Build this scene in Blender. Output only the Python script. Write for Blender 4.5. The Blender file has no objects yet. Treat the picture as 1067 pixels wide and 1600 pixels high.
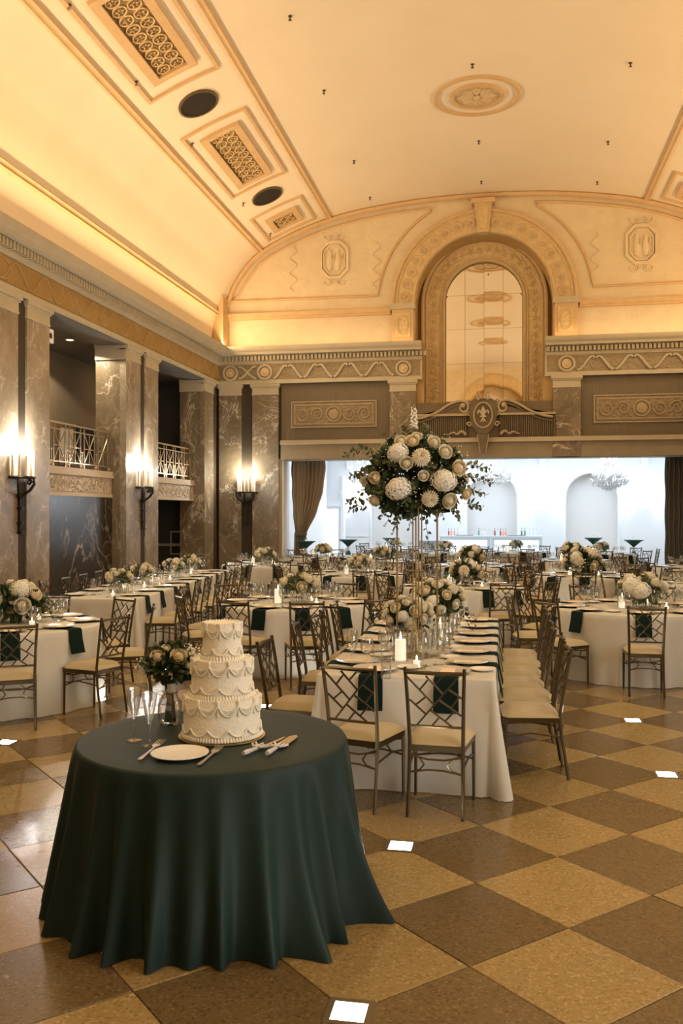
import bpy, math, random
from mathutils import Vector, Matrix
PI = math.pi
sin, cos, sqrt = math.sin, math.cos, math.sqrt
random.seed(7)
R = random.random
SC = bpy.context.scene
COL = SC.collection

# ------------------------------------------------------------------ camera, world, lights, exposure
FPX, VPX, HY = 1410.0, 787.0, 802.0
CAMZ = 1.87
YAW = math.atan((VPX - 533.5) / FPX)
PITCH = math.atan((HY - 800.0) / FPX)
cd = bpy.data.cameras.new('camera')
cam = bpy.data.objects.new('camera', cd)
COL.objects.link(cam)
cd.sensor_fit = 'VERTICAL'
cd.sensor_height = 36.0
cd.lens = 36.0 * FPX / 1600.0
cd.clip_end = 200
cam.location = (0, 0, CAMZ)
cam.rotation_euler = (PI / 2 + PITCH, 0, YAW)
SC.camera = cam

w = bpy.data.worlds.new('world')
SC.world = w
w.use_nodes = True
w.node_tree.nodes['Background'].inputs[0].default_value = (0.55, 0.45, 0.35, 1)
w.node_tree.nodes['Background'].inputs[1].default_value = 0.02

def area(name, loc, rot, sx, sy, power, col, spread=PI):
    l = bpy.data.lights.new(name, 'AREA')
    l.shape = 'RECTANGLE'
    l.size, l.size_y, l.energy, l.color, l.spread = sx, sy, power, col, spread
    o = bpy.data.objects.new(name, l)
    COL.objects.link(o)
    o.location, o.rotation_euler = loc, rot
    return o

XC = -0.53                     # room axis
XL, XR = -7.8, 6.74            # pilaster faces of the side walls
YB = 24.0                      # face of the back wall
YF = -5.6                      # wall behind the camera
WB = 33.0                      # back wall of the white bar room
# cove lamps lying on top of the two side cornices and shining up into the vault
AMBER = (1.0, 0.655, 0.345)
area('cove_light', (XL + 0.30, 9.2, 6.47), (0, PI + 0.95, 0), 0.16, 29.0, 850, AMBER)
area('cove_light', (XR - 0.30, 9.2, 6.47), (0, PI - 0.95, 0), 0.16, 29.0, 850, AMBER)
area('cove_light', (-4.9, 23.70, 6.47), (PI - 0.8, 0, 0), 5.2, 0.12, 7, AMBER)
area('cove_light', (3.8, 23.70, 6.47), (PI - 0.8, 0, 0), 5.2, 0.12, 7, AMBER)
# added area lamps: fill from behind, from the right, and over the bar room
area('rear_fill_light', (XC, YF + 0.25, 2.9), (PI / 2, 0, 0), 9.0, 3.2, 60, (1.0, 0.86, 0.66))  # added fill on the rear wall; no lobby is built
area('side_fill_light', (XR + 0.1, 2.6, 2.7), (0, PI / 2, 0), 3.2, 6.0, 520, (0.96, 0.96, 0.94))  # added lamp for light from the right; the wall has no window
area('bar_room_fill', (-2.6, 29.3, 4.55), (0, 0, 0), 5.0, 5.0, 250, (0.70, 0.84, 1.0))  # added pair under the ceiling to brighten the bar room
area('bar_room_fill', (3.0, 29.3, 4.55), (0, 0, 0), 5.0, 5.0, 250, (0.70, 0.84, 1.0))
# fill spots added below the oval vents to light the hall from above
for _y in (1.15, 6.15, 11.15, 16.15, 21.15):
    for _s in (-1, 1):
        _l = bpy.data.lights.new('vault_fill_spot', 'SPOT')
        _l.energy, _l.color, _l.spot_size, _l.spot_blend, _l.shadow_soft_size = (110 if _y < 3 else 300), (0.98, 0.92, 0.69), 1.9, 0.7, 0.25
        _o = bpy.data.objects.new('vault_fill_spot', _l)
        COL.objects.link(_o)
        _o.location = (XC + _s * 5.05, _y, 9.40)
        _o.rotation_euler = (0, _s * 0.22, 0)

vs = SC.view_settings
vs.view_transform = 'Standard'
vs.look = 'None'
vs.exposure = 0.0
vs.gamma = 1.0
vs.use_curve_mapping = False
SC.cycles.use_denoising = True
SC.cycles.sample_clamp_indirect = 4.0
SC.cycles.max_bounces = 10
SC.cycles.transparent_max_bounces = 32
SC.cycles.transmission_bounces = 8
SC.cycles.caustics_reflective = False
SC.cycles.caustics_refractive = False

# ------------------------------------------------------------------ picture -> place
def ray(u, v):
    a = Vector(((u - 533.5) / FPX, 1.0, -(v - 800.0) / FPX))
    c, s = cos(PITCH), sin(PITCH)
    a = Vector((a.x, a.y * c - a.z * s, a.y * s + a.z * c))
    c, s = cos(YAW), sin(YAW)
    return Vector((a.x * c - a.y * s, a.x * s + a.y * c, a.z))
C0 = Vector((0, 0, CAMZ))
def onz(u, v, z):
    r = ray(u, v)
    return C0 + r * ((z - CAMZ) / r.z)
def onx(u, v, x):
    r = ray(u, v)
    return C0 + r * (x / r.x)
def ony(u, v, y):
    r = ray(u, v)
    return C0 + r * (y / r.y)

# ------------------------------------------------------------------ materials
def M(name, col, rough=0.5, metal=0.0, **k):
    m = bpy.data.materials.new(name)
    m.use_nodes = True
    b = m.node_tree.nodes['Principled BSDF']
    b.inputs['Base Color'].default_value = (*col, 1)
    b.inputs['Roughness'].default_value = rough
    b.inputs['Metallic'].default_value = metal
    for key, val in k.items():
        b.inputs[key.replace('_', ' ')].default_value = val
    return m
def nd(m, typ, **k):
    n = m.node_tree.nodes.new(typ)
    for a, v in k.items():
        if hasattr(n, a): setattr(n, a, v)
        else: n.inputs[a].default_value = v
    return n
def lk(m, a, b): m.node_tree.links.new(a, b)
def bsdf(m): return m.node_tree.nodes['Principled BSDF']
def ramp(m, fac, stops):
    r = m.node_tree.nodes.new('ShaderNodeValToRGB')
    e = r.color_ramp.elements
    while len(e) < len(stops): e.new(0.5)
    for i, (p, c) in enumerate(stops):
        e[i].position = p
        e[i].color = (*c, 1)
    lk(m, fac, r.inputs[0])
    return r.outputs[0]
def coords(m, which='Object', scale=(1, 1, 1), rot=(0, 0, 0)):
    if which == 'Position':
        src = nd(m, 'ShaderNodeNewGeometry').outputs['Position']
    else:
        src = nd(m, 'ShaderNodeTexCoord').outputs[which]
    mp = nd(m, 'ShaderNodeMapping')
    mp.inputs['Scale'].default_value = scale
    mp.inputs['Rotation'].default_value = rot
    lk(m, src, mp.inputs[0])
    return mp.outputs[0]
def noise(m, vec, scale, detail=4, rough=0.5, dist=0.0):
    n = nd(m, 'ShaderNodeTexNoise')
    n.inputs['Scale'].default_value = scale
    n.inputs['Detail'].default_value = detail
    n.inputs['Roughness'].default_value = rough
    n.inputs['Distortion'].default_value = dist
    lk(m, vec, n.inputs['Vector'])
    return n.outputs['Fac']
def bump(m, h, strength=0.3, dist=0.02):
    b = nd(m, 'ShaderNodeBump')
    b.inputs['Strength'].default_value = strength
    b.inputs['Distance'].default_value = dist
    lk(m, h, b.inputs['Height'])
    lk(m, b.outputs[0], bsdf(m).inputs['Normal'])

def plaster(name, c1, c2, sc=1.2, bs=0.12, rough=0.75):
    m = M(name, c1, rough)
    p = coords(m, 'Position')
    f = noise(m, p, sc, 5, 0.6)
    lk(m, ramp(m, f, [(0.3, c1), (0.7, c2)]), bsdf(m).inputs['Base Color'])
    bump(m, noise(m, p, 60, 3), bs, 0.01)
    return m
def ornate(name, c1, c2, sc, strength=0.9, dist=0.05, rough=0.6):
    m = M(name, c1, rough)
    p = coords(m, 'Position')
    nz = nd(m, 'ShaderNodeTexNoise', Scale=sc * 0.6)
    lk(m, p, nz.inputs['Vector'])
    mixv = nd(m, 'ShaderNodeMix', data_type='VECTOR')
    mixv.inputs['Factor'].default_value = 0.12
    lk(m, p, mixv.inputs[4]); lk(m, nz.outputs['Color'], mixv.inputs[5])
    vo = nd(m, 'ShaderNodeTexVoronoi', feature='SMOOTH_F1', Scale=sc)
    lk(m, mixv.outputs[1], vo.inputs['Vector'])
    wv = nd(m, 'ShaderNodeMath', operation='SINE')
    mu = nd(m, 'ShaderNodeMath', operation='MULTIPLY')
    mu.inputs[1].default_value = 16.0
    lk(m, vo.outputs['Distance'], mu.inputs[0]); lk(m, mu.outputs[0], wv.inputs[0])
    lk(m, ramp(m, noise(m, p, 3.0), [(0.3, c1), (0.7, c2)]), bsdf(m).inputs['Base Color'])
    bump(m, wv.outputs[0], strength, dist)
    return m
def marble(name, dark, mid, vein, rough=0.30, sc=1.0, streak=False, seed=0.0):
    m = M(name, mid, rough)
    p = coords(m, 'Position', (1, 1, 0.8) if not streak else (1, 0.55, 0.35), (0.3, 0.5, 0.2) if not streak else (0.55, 0, 0.2))
    f = noise(m, p, 1.1 * sc, 8, 0.62, 0.6)
    base = ramp(m, f, [(0.25, dark), (0.5, mid), (0.75, tuple(min(1, c * 1.45) for c in mid))])
    vm = ramp(m, noise(m, p, 0.85 * sc, 7, 0.58, 1.3), [(0.484, (0, 0, 0)), (0.5, (1, 1, 1)), (0.516, (0, 0, 0))])
    vm2 = ramp(m, noise(m, p, 2.1 * sc, 6, 0.6, 1.0), [(0.485, (0, 0, 0)), (0.5, (0.5, 0.5, 0.5)), (0.515, (0, 0, 0))])
    mask = ramp(m, noise(m, p, 2.2 * sc, 3), [(0.36, (0.12, 0.12, 0.12)), (0.62, (1, 1, 1))])
    ad = nd(m, 'ShaderNodeMix', data_type='RGBA', blend_type='ADD')
    ad.inputs[0].default_value = 1
    lk(m, vm, ad.inputs[6]); lk(m, vm2, ad.inputs[7])
    mul = nd(m, 'ShaderNodeMath', operation='MULTIPLY')
    lk(m, ad.outputs[2], mul.inputs[0]); lk(m, mask, mul.inputs[1])
    mx = nd(m, 'ShaderNodeMix', data_type='RGBA')
    lk(m, mul.outputs[0], mx.inputs[0]); lk(m, base, mx.inputs[6])
    mx.inputs[7].default_value = (*vein, 1)
    lk(m, mx.outputs[2], bsdf(m).inputs['Base Color'])
    return m
def terrazzo(name, base, d, l):
    m = M(name, base, 0.24)
    p = coords(m, 'Position')
    vo = nd(m, 'ShaderNodeTexVoronoi', Scale=85.0)
    lk(m, p, vo.inputs['Vector'])
    sp = nd(m, 'ShaderNodeSeparateColor')
    lk(m, vo.outputs['Color'], sp.inputs[0])
    c = ramp(m, sp.outputs[0], [(0.0, d), (0.25, base), (0.75, base), (1.0, l)])
    f = noise(m, p, 1.0, 4)
    mx = nd(m, 'ShaderNodeMix', data_type='RGBA', blend_type='MULTIPLY')
    mx.inputs[0].default_value = 0.35
    lk(m, c, mx.inputs[6])
    lk(m, ramp(m, f, [(0.3, (0.7, 0.7, 0.7)), (0.7, (1, 1, 1))]), mx.inputs[7])
    oi = nd(m, 'ShaderNodeObjectInfo')
    hs = nd(m, 'ShaderNodeHueSaturation')
    mr = nd(m, 'ShaderNodeMapRange')
    mr.inputs[3].default_value = 0.88; mr.inputs[4].default_value = 1.12
    lk(m, oi.outputs['Random'], mr.inputs[0]); lk(m, mr.outputs[0], hs.inputs['Value'])
    lk(m, mx.outputs[2], hs.inputs['Color'])
    lk(m, hs.outputs[0], bsdf(m).inputs['Base Color'])
    rr = nd(m, 'ShaderNodeMapRange')
    rr.inputs[3].default_value = 0.14; rr.inputs[4].default_value = 0.34
    lk(m, noise(m, p, 7.0, 5), rr.inputs[0]); lk(m, rr.outputs[0], bsdf(m).inputs['Roughness'])
    return m
def emit(name, col, s):
    m = M(name, (0.8, 0.8, 0.8), 0.5)
    bsdf(m).inputs['Emission Color'].default_value = (*col, 1)
    bsdf(m).inputs['Emission Strength'].default_value = s
    return m
def cloth(name, col, rough=0.85, trans=0.0, weave=900.0, sheen=0.0):
    m = M(name, col, rough, 0.0)
    b = bsdf(m)
    b.inputs['Sheen Weight'].default_value = sheen
    p = coords(m, 'Object')
    bump(m, noise(m, p, weave / 10, 2), 0.15, 0.004)
    if trans:
        t = nd(m, 'ShaderNodeBsdfTranslucent')
        t.inputs[0].default_value = (*col, 1)
        mx = nd(m, 'ShaderNodeMixShader')
        mx.inputs[0].default_value = trans
        lk(m, b.outputs[0], mx.inputs[1]); lk(m, t.outputs[0], mx.inputs[2])
        lk(m, mx.outputs[0], m.node_tree.nodes['Material Output'].inputs[0])
    return m
def flutes(name, c, axis, sc=9.0, strength=0.8):
    m = M(name, c, 0.55)
    wv = nd(m, 'ShaderNodeTexWave', wave_type='BANDS', bands_direction=axis, Scale=sc)
    lk(m, coords(m, 'Position'), wv.inputs['Vector'])
    lk(m, ramp(m, wv.outputs['Fac'], [(0.0, tuple(x * 0.8 for x in c)), (1.0, c)]), bsdf(m).inputs['Base Color'])
    bump(m, wv.outputs['Fac'], strength, 0.02)
    return m

m_vault = plaster('cream_plaster', (0.79, 0.69, 0.50), (0.83, 0.73, 0.545), 0.8)
m_tymp = ornate('tympanum_plaster', (0.66, 0.55, 0.36), (0.72, 0.61, 0.41), 4.5, 0.10, 0.03, 0.8)
m_rib = plaster('gilded_moulding', (0.58, 0.40, 0.20), (0.66, 0.47, 0.25), 4)
m_corn = plaster('stone_cornice', (0.47, 0.40, 0.265), (0.53, 0.455, 0.305), 3)
m_goldfr = ornate('gold_frieze', (0.33, 0.205, 0.06), (0.39, 0.25, 0.085), 6.0, 0.35, 0.02)
m_goldln = plaster('gold_frieze_line', (0.42, 0.28, 0.105), (0.46, 0.31, 0.125), 6)
m_backfr = ornate('brown_frieze_ground', (0.27, 0.20, 0.105), (0.32, 0.24, 0.13), 8, 0.4, 0.02)
m_orn = ornate('gold_ornament', (0.62, 0.45, 0.21), (0.70, 0.53, 0.27), 7.0, 0.45, 0.02)
m_orn2 = plaster('gold_relief', (0.56, 0.42, 0.22), (0.64, 0.49, 0.28), 6)
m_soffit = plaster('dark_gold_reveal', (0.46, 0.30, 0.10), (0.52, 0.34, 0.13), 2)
m_grille = ornate('pierced_grille', (0.20, 0.13, 0.05), (0.27, 0.18, 0.075), 9.0, 0.5, 0.03)
m_lintel = plaster('lintel_stone', (0.29, 0.235, 0.145), (0.34, 0.28, 0.175), 3)
m_panelfl = flutes('ribbed_panel', (0.265, 0.21, 0.125), 'X', 14)
m_pedi = plaster('pediment_bronze', (0.15, 0.108, 0.055), (0.19, 0.14, 0.075), 3)
m_pedfl = flutes('pediment_flutes', (0.17, 0.125, 0.065), 'X', 14)
m_line = plaster('worn_gilt_edge', (0.40, 0.31, 0.18), (0.47, 0.37, 0.22), 5)
m_relief = plaster('soft_relief', (0.38, 0.29, 0.16), (0.43, 0.335, 0.19), 6)
m_gap = flutes('dark_fluted_strip', (0.10, 0.075, 0.045), 'X', 22)
m_gapy = flutes('dark_fluted_strip_side', (0.085, 0.06, 0.035), 'Y', 22)
m_marble = marble('brown_marble', (0.10, 0.073, 0.038), (0.182, 0.137, 0.078), (0.60, 0.52, 0.40))
m_marble2 = marble('pale_marble', (0.175, 0.137, 0.085), (0.275, 0.22, 0.148), (0.62, 0.54, 0.43), 0.30, 1.5)
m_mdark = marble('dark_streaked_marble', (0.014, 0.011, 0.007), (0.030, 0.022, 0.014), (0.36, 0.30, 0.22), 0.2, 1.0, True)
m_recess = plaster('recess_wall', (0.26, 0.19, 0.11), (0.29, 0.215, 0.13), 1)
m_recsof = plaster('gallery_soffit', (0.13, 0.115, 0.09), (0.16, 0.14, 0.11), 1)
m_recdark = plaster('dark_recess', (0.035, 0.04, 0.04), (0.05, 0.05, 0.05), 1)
m_slab = plaster('balcony_stone', (0.58, 0.50, 0.38), (0.64, 0.55, 0.42), 2)
m_slabo = ornate('balcony_relief', (0.55, 0.47, 0.35), (0.62, 0.53, 0.40), 8.0, 0.8, 0.03)
m_rail = M('brass_rail', (0.55, 0.45, 0.28), 0.35, 0.8)
m_iron = M('dark_iron', (0.035, 0.03, 0.025), 0.45, 0.6)
m_candle = M('candle_wax', (0.88, 0.80, 0.62), 0.5)
m_bulb = emit('flame_bulb', (1.0, 0.93, 0.78), 60.0)
m_tan = terrazzo('tan_terrazzo', (0.325, 0.222, 0.083), (0.235, 0.158, 0.056), (0.43, 0.32, 0.15))
m_brn = terrazzo('brown_terrazzo', (0.148, 0.098, 0.040), (0.10, 0.064, 0.025), (0.205, 0.142, 0.064))
m_grout = M('floor_grout', (0.20, 0.145, 0.08), 0.5)
m_brass = M('brass_frame', (0.22, 0.17, 0.10), 0.4, 0.6)
m_lens = emit('floor_light_lens', (1.0, 0.95, 0.86), 75.0)
m_white = plaster('white_wall', (0.80, 0.82, 0.84), (0.84, 0.86, 0.88), 1)
m_niche = plaster('niche_plaster', (0.82, 0.81, 0.79), (0.85, 0.84, 0.82), 1)
m_wtrim = M('white_trim', (0.82, 0.84, 0.87), 0.5)
m_curt = cloth('brown_curtain', (0.30, 0.24, 0.165), 0.8, 0, 600, 0.2)
m_dcurt = cloth('dark_curtain', (0.115, 0.102, 0.082), 0.85, 0, 600, 0.1)
m_wcloth = cloth('white_linen', (0.80, 0.77, 0.665), 0.85, 0.30)
m_green = cloth('green_tablecloth', (0.0045, 0.0185, 0.0135), 0.60, 0, 900, 0.02)
bsdf(m_green).inputs['Specular IOR Level'].default_value = 0.32
m_nap = cloth('dark_green_napkin', (0.005, 0.016, 0.0125), 0.9, 0, 900, 0.0)
bsdf(m_nap).inputs['Specular IOR Level'].default_value = 0.15
m_teal = cloth('teal_spandex', (0.004, 0.085, 0.095), 0.5)
m_gold = M('chair_gold', (0.092, 0.063, 0.026), 0.30, 0.7)
m_seat = cloth('seat_fabric', (0.45, 0.36, 0.195), 0.8, 0, 700, 0.2)
m_stand = M('gold_stand', (0.42, 0.30, 0.12), 0.34, 0.8)
m_glass = M('clear_glass', (1, 1, 1), 0.03, 0, Transmission_Weight=0.86, IOR=1.45)
def thin_glass(name, tint, lo, hi, rough=.03):
    m = M(name, tint, rough)
    nt = m.node_tree
    t = nd(m, 'ShaderNodeBsdfTransparent'); t.inputs[0].default_value = (*tint, 1)
    g = nd(m, 'ShaderNodeBsdfGlossy'); g.inputs['Roughness'].default_value = rough
    lw = nd(m, 'ShaderNodeLayerWeight'); lw.inputs[0].default_value = .5
    mr = nd(m, 'ShaderNodeMapRange'); mr.inputs[3].default_value = lo; mr.inputs[4].default_value = hi
    pw = nd(m, 'ShaderNodeMath', operation='POWER'); pw.inputs[1].default_value = 2.2
    lk(m, lw.outputs['Facing'], pw.inputs[0]); lk(m, pw.outputs[0], mr.inputs[0])
    mx = nd(m, 'ShaderNodeMixShader')
    lk(m, mr.outputs[0], mx.inputs[0]); lk(m, t.outputs[0], mx.inputs[1]); lk(m, g.outputs[0], mx.inputs[2])
    lk(m, mx.outputs[0], nt.nodes['Material Output'].inputs[0])
    return m
m_glass = thin_glass('clear_glass', (.985, .99, .98), .085, .95)
m_wine = M('pale_wine', (0.95, 0.80, 0.40), 0.02, 0, Transmission_Weight=1.0, IOR=1.2)
m_china = M('white_china', (0.86, 0.82, 0.74), 0.18)
m_charger = M('silver_rim_charger', (0.72, 0.68, 0.60), 0.2, 0.3)
m_silver = M('silver', (0.70, 0.66, 0.58), 0.22, 0.95)
m_icing = plaster('buttercream', (0.80, 0.755, 0.62), (0.83, 0.785, 0.65), 20, .35)
m_icing2 = M('piped_buttercream', (0.83, 0.785, 0.65), 0.55)
m_goldfoil = M('gold_foil_board', (0.72, 0.52, 0.20), 0.3, 0.8)
m_petal = M('cream_petal', (0.86, 0.80, 0.64), 0.6)
m_petal2 = M('ivory_petal', (0.86, 0.76, 0.55), 0.6)
m_floret = M('white_floret', (0.88, 0.86, 0.76), 0.6)
m_leaf = M('green_leaf', (0.105, 0.135, 0.055), 0.5)
m_leafd = M('dark_leaf', (0.042, 0.066, 0.027), 0.5)
m_leafg = M('grey_green_leaf', (0.14, 0.17, 0.09), 0.55)
m_stem = M('stem_green', (0.03, 0.05, 0.02), 0.6)
m_ribbon = M('cream_satin', (0.80, 0.74, 0.66), 0.4)
m_glow = emit('candle_glow', (1.0, 0.82, 0.58), 1.0)
m_flame = emit('candle_flame', (1.0, 0.82, 0.5), 9.0)
m_mirror = M('mirror_glass', (0.93, 0.88, 0.78), 0.015, 1.0)
m_crystal = M('crystal', (1, 1, 1), 0.06, 0, Transmission_Weight=0.45, IOR=1.5)
m_cbulb = emit('chandelier_bulb', (0.95, 0.97, 1.0), 40.0)
m_lampw = emit('wall_lamp_glass', (0.96, 0.98, 1.0), 16.0)
m_bowl = emit('lit_alabaster', (0.97, 0.98, 1.0), 2.5)
m_pane = emit('daylit_pane', (0.93, 0.97, 1.0), 1.6)
m_barw = M('white_acrylic', (0.72, 0.77, 0.82), 0.3)
m_barp = emit('lit_bar_panel', (0.85, 0.92, 1.0), 0.7)
m_barf = M('bar_edge', (0.55, 0.65, 0.72), 0.4, 0.0)
m_red = M('rose_bottle', (0.40, 0.07, 0.06), 0.1)
m_pink = M('pink_bottle', (0.72, 0.30, 0.24), 0.15)
m_bgreen = M('green_bottle', (0.10, 0.30, 0.20), 0.1)
m_bclear = M('clear_bottle', (0.62, 0.68, 0.70), 0.1)
m_black = M('black_plastic', (0.015, 0.015, 0.015), 0.45)
m_grey = M('grey_upholstery', (0.30, 0.32, 0.34), 0.8)
m_frame = M('picture_frame_silver', (0.42, 0.40, 0.36), 0.4, 0.3)
m_vent = ornate('dark_vent', (0.014, 0.010, 0.005), (0.022, 0.016, 0.008), 40.0, 0.8, 0.01, 0.9)
M_RIM = M('vent_rim', (0.10, 0.065, 0.025), 0.6)
m_spr = M('sprinkler_bronze', (0.12, 0.07, 0.03), 0.4, 0.5)
m_wood = M('brown_wood', (0.20, 0.11, 0.05), 0.5)
m_paper = M('menu_card', (0.80, 0.68, 0.50), 0.7)

# ------------------------------------------------------------------ mesh helpers
class MB:
    def __init__(s): s.v, s.f = [], []
    def add(s, vs_, fs):
        o = len(s.v)
        s.v += [tuple(p) for p in vs_]
        s.f += [tuple(i + o for i in f) for f in fs]
        return s
    def box(s, x0, x1, y0, y1, z0, z1):
        return s.add([(x0, y0, z0), (x1, y0, z0), (x1, y1, z0), (x0, y1, z0), (x0, y0, z1), (x1, y0, z1), (x1, y1, z1), (x0, y1, z1)],
                     [(3, 2, 1, 0), (4, 5, 6, 7), (0, 1, 5, 4), (1, 2, 6, 5), (2, 3, 7, 6), (3, 0, 4, 7)])
    def bar(s, a, b, w_, d_, up=(0, 0, 1)):
        a, b = Vector(a), Vector(b)
        t = (b - a).normalized()
        x = t.cross(Vector(up))
        if x.length < 1e-4: x = t.cross(Vector((0, 1, 0)))
        x.normalize(); y = x.cross(t)
        q = [(-w_ / 2, -d_ / 2), (w_ / 2, -d_ / 2), (w_ / 2, d_ / 2), (-w_ / 2, d_ / 2)]
        return s.add([a + x * i + y * j for i, j in q] + [b + x * i + y * j for i, j in q],
                     [(3, 2, 1, 0), (4, 5, 6, 7), (0, 1, 5, 4), (1, 2, 6, 5), (2, 3, 7, 6), (3, 0, 4, 7)])
    def tube(s, pts, r, n=6, closed=False, cap=True):
        pts = [Vector(p) for p in pts]
        k = len(pts)
        rs = r if isinstance(r, (list, tuple)) else [r] * k
        vs_, fs = [], []
        ref = None
        for i, p in enumerate(pts):
            a = pts[(i - 1) % k] if (closed or i > 0) else p
            b = pts[(i + 1) % k] if (closed or i < k - 1) else p
            t = b - a
            t = t.normalized() if t.length > 1e-9 else Vector((0, 0, 1))
            if ref is None:
                ref = t.orthogonal().normalized()
            x = ref - t * ref.dot(t)
            if x.length < 1e-4: x = t.orthogonal()
            x.normalize(); ref = x
            y = t.cross(x)
            for j in range(n):
                an = 2 * PI * j / n
                vs_.append(p + (x * cos(an) + y * sin(an)) * rs[i])
        for i in range(k if closed else k - 1):
            for j in range(n):
                a, b = i * n + j, i * n + (j + 1) % n
                c, d = ((i + 1) % k) * n + (j + 1) % n, ((i + 1) % k) * n + j
                fs.append((a, b, c, d))
        if cap and not closed:
            fs.append(tuple(range(n - 1, -1, -1)))
            fs.append(tuple(range((k - 1) * n, k * n)))
        return s.add(vs_, fs)
    def lathe(s, prof, n=16, c=(0, 0, 0), a0=0.0, a1=2 * PI, sx=1.0, sy=1.0):
        full = abs(a1 - a0 - 2 * PI) < 1e-6
        m_ = n if full else n + 1
        vs_, fs = [], []
        for r, z in prof:
            for j in range(m_):
                an = a0 + (a1 - a0) * j / n
                vs_.append((c[0] + r * cos(an) * sx, c[1] + r * sin(an) * sy, c[2] + z))
        for i in range(len(prof) - 1):
            for j in range(n):
                j2 = (j + 1) % m_
                fs.append((i * m_ + j, i * m_ + j2, (i + 1) * m_ + j2, (i + 1) * m_ + j))
        if prof[0][0] > 1e-6 and full: fs.append(tuple(range(m_ - 1, -1, -1)))
        if prof[-1][0] > 1e-6 and full: fs.append(tuple((len(prof) - 1) * m_ + j for j in range(m_)))
        return s.add(vs_, fs)
    def shell(s, prof, n=16, **k):
        q = s.lathe(prof, n, **k)
        return q
    def sweep(s, frames, prof, closed=False, capends=True, closeprof=True):
        """frames: (pos, p_axis, q_axis); prof: (p, q)"""
        k, n = len(frames), len(prof)
        vs_ = [Vector(o) + Vector(pa) * a + Vector(qa) * b for o, pa, qa in frames for a, b in prof]
        fs = []
        for i in range(k if closed else k - 1):
            for j in range(n if closeprof else n - 1):
                i2, j2 = (i + 1) % k, (j + 1) % n
                fs.append((i * n + j, i * n + j2, i2 * n + j2, i2 * n + j))
        if capends and not closed and closeprof:
            fs.append(tuple(range(n - 1, -1, -1)))
            fs.append(tuple((k - 1) * n + j for j in range(n)))
        return s.add(vs_, fs)
    def ring(s, outer, inner, fn, d0, d1, closed=True):
        """band between two outlines with depth; fn(a, b, d) -> xyz"""
        n = len(outer)
        vs_ = [fn(*p, d0) for p in outer] + [fn(*p, d0) for p in inner] + [fn(*p, d1) for p in outer] + [fn(*p, d1) for p in inner]
        fs = []
        for i in range(n if closed else n - 1):
            j = (i + 1) % n
            fs += [(i, j, n + j, n + i), (2 * n + i, 3 * n + i, 3 * n + j, 2 * n + j), (i, 2 * n + i, 2 * n + j, j), (n + i, n + j, 3 * n + j, 3 * n + i)]
        if not closed:
            fs += [(0, n, 3 * n, 2 * n), (n - 1, 3 * n - 1, 4 * n - 1, 2 * n - 1)]
        return s.add(vs_, fs)
    def prism(s, poly, fn, d0, d1):
        n = len(poly)
        return s.add([fn(*p, d0) for p in poly] + [fn(*p, d1) for p in poly],
                     [tuple(range(n)), tuple(range(2 * n - 1, n - 1, -1))] + [(i, i + n, (i + 1) % n + n, (i + 1) % n) for i in range(n)])
    def grid(s, nu, nv, fn, closeu=False):
        mu = nu if closeu else nu + 1
        vs_ = [fn(i / nu, j / nv) for j in range(nv + 1) for i in range(mu)]
        fs = []
        for j in range(nv):
            for i in range(nu):
                i2 = (i + 1) % mu
                fs.append((j * mu + i, j * mu + i2, (j + 1) * mu + i2, (j + 1) * mu + i))
        return s.add(vs_, fs)
    def merge(s, o, mat=None):
        return s.add([mat @ Vector(p) for p in o.v] if mat is not None else o.v, o.f)
    def mesh(s, name, mat, smooth=35):
        me = bpy.data.meshes.new(name)
        me.from_pydata(s.v, [], s.f)
        import bmesh
        bm = bmesh.new(); bm.from_mesh(me)
        bmesh.ops.recalc_face_normals(bm, faces=bm.faces)
        bm.to_mesh(me); bm.free()
        if mat: me.materials.append(mat)
        if smooth:
            me.shade_smooth()
            me.set_sharp_from_angle(angle=math.radians(smooth))
        return me
    def build(s, name, mat, parent=None, smooth=35, kind=None):
        o = bpy.data.objects.new(name, s.mesh(name, mat, smooth))
        COL.objects.link(o)
        if parent is not None: o.parent = parent
        if kind: o['kind'] = kind
        return o
def inst(name, me, parent=None, loc=(0, 0, 0), rot=(0, 0, 0), sc=1.0):
    o = bpy.data.objects.new(name, me)
    COL.objects.link(o)
    if parent is not None: o.parent = parent
    o.location = loc; o.rotation_euler = rot
    o.scale = (sc, sc, sc) if not isinstance(sc, (tuple, list)) else sc
    return o
def tag(o, label, cat, group=None, kind=None):
    o['label'] = label; o['category'] = cat
    if group: o['group'] = group
    if kind: o['kind'] = kind
    return o
def empty(name, loc=(0, 0, 0), rz=0.0):
    o = bpy.data.objects.new(name, None)
    o.empty_display_size = 0.1
    COL.objects.link(o)
    o.location = loc; o.rotation_euler = (0, 0, rz)
    return o
def thing(name, label, cat, loc=(0, 0, 0), rz=0.0, group=None):
    return tag(empty(name, loc, rz), label, cat, group)
def struct(name, mb, mat, label, cat='wall', smooth=35):
    return tag(mb.build(name, mat, None, smooth), label, cat, None, 'structure')
KIDS = {}
def copy_tree(o, parent=None):
    c = o.copy(); COL.objects.link(c)
    if parent is not None: c.parent = parent
    kids = KIDS.get(o.name)
    if kids is None:
        kids = KIDS[o.name] = list(o.children)
    for ch in kids: copy_tree(ch, c)
    return c
ORD = 'first second third fourth fifth sixth seventh eighth ninth tenth eleventh twelfth thirteenth fourteenth fifteenth sixteenth'.split()
def lerp(a, b, t): return a + (b - a) * t
def arcpts(cx, cz, r, a0, a1, n): return [(cx + r * cos(lerp(a0, a1, i / n)), cz + r * sin(lerp(a0, a1, i / n))) for i in range(n + 1)]

exec_parts = []
del exec_parts
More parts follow.
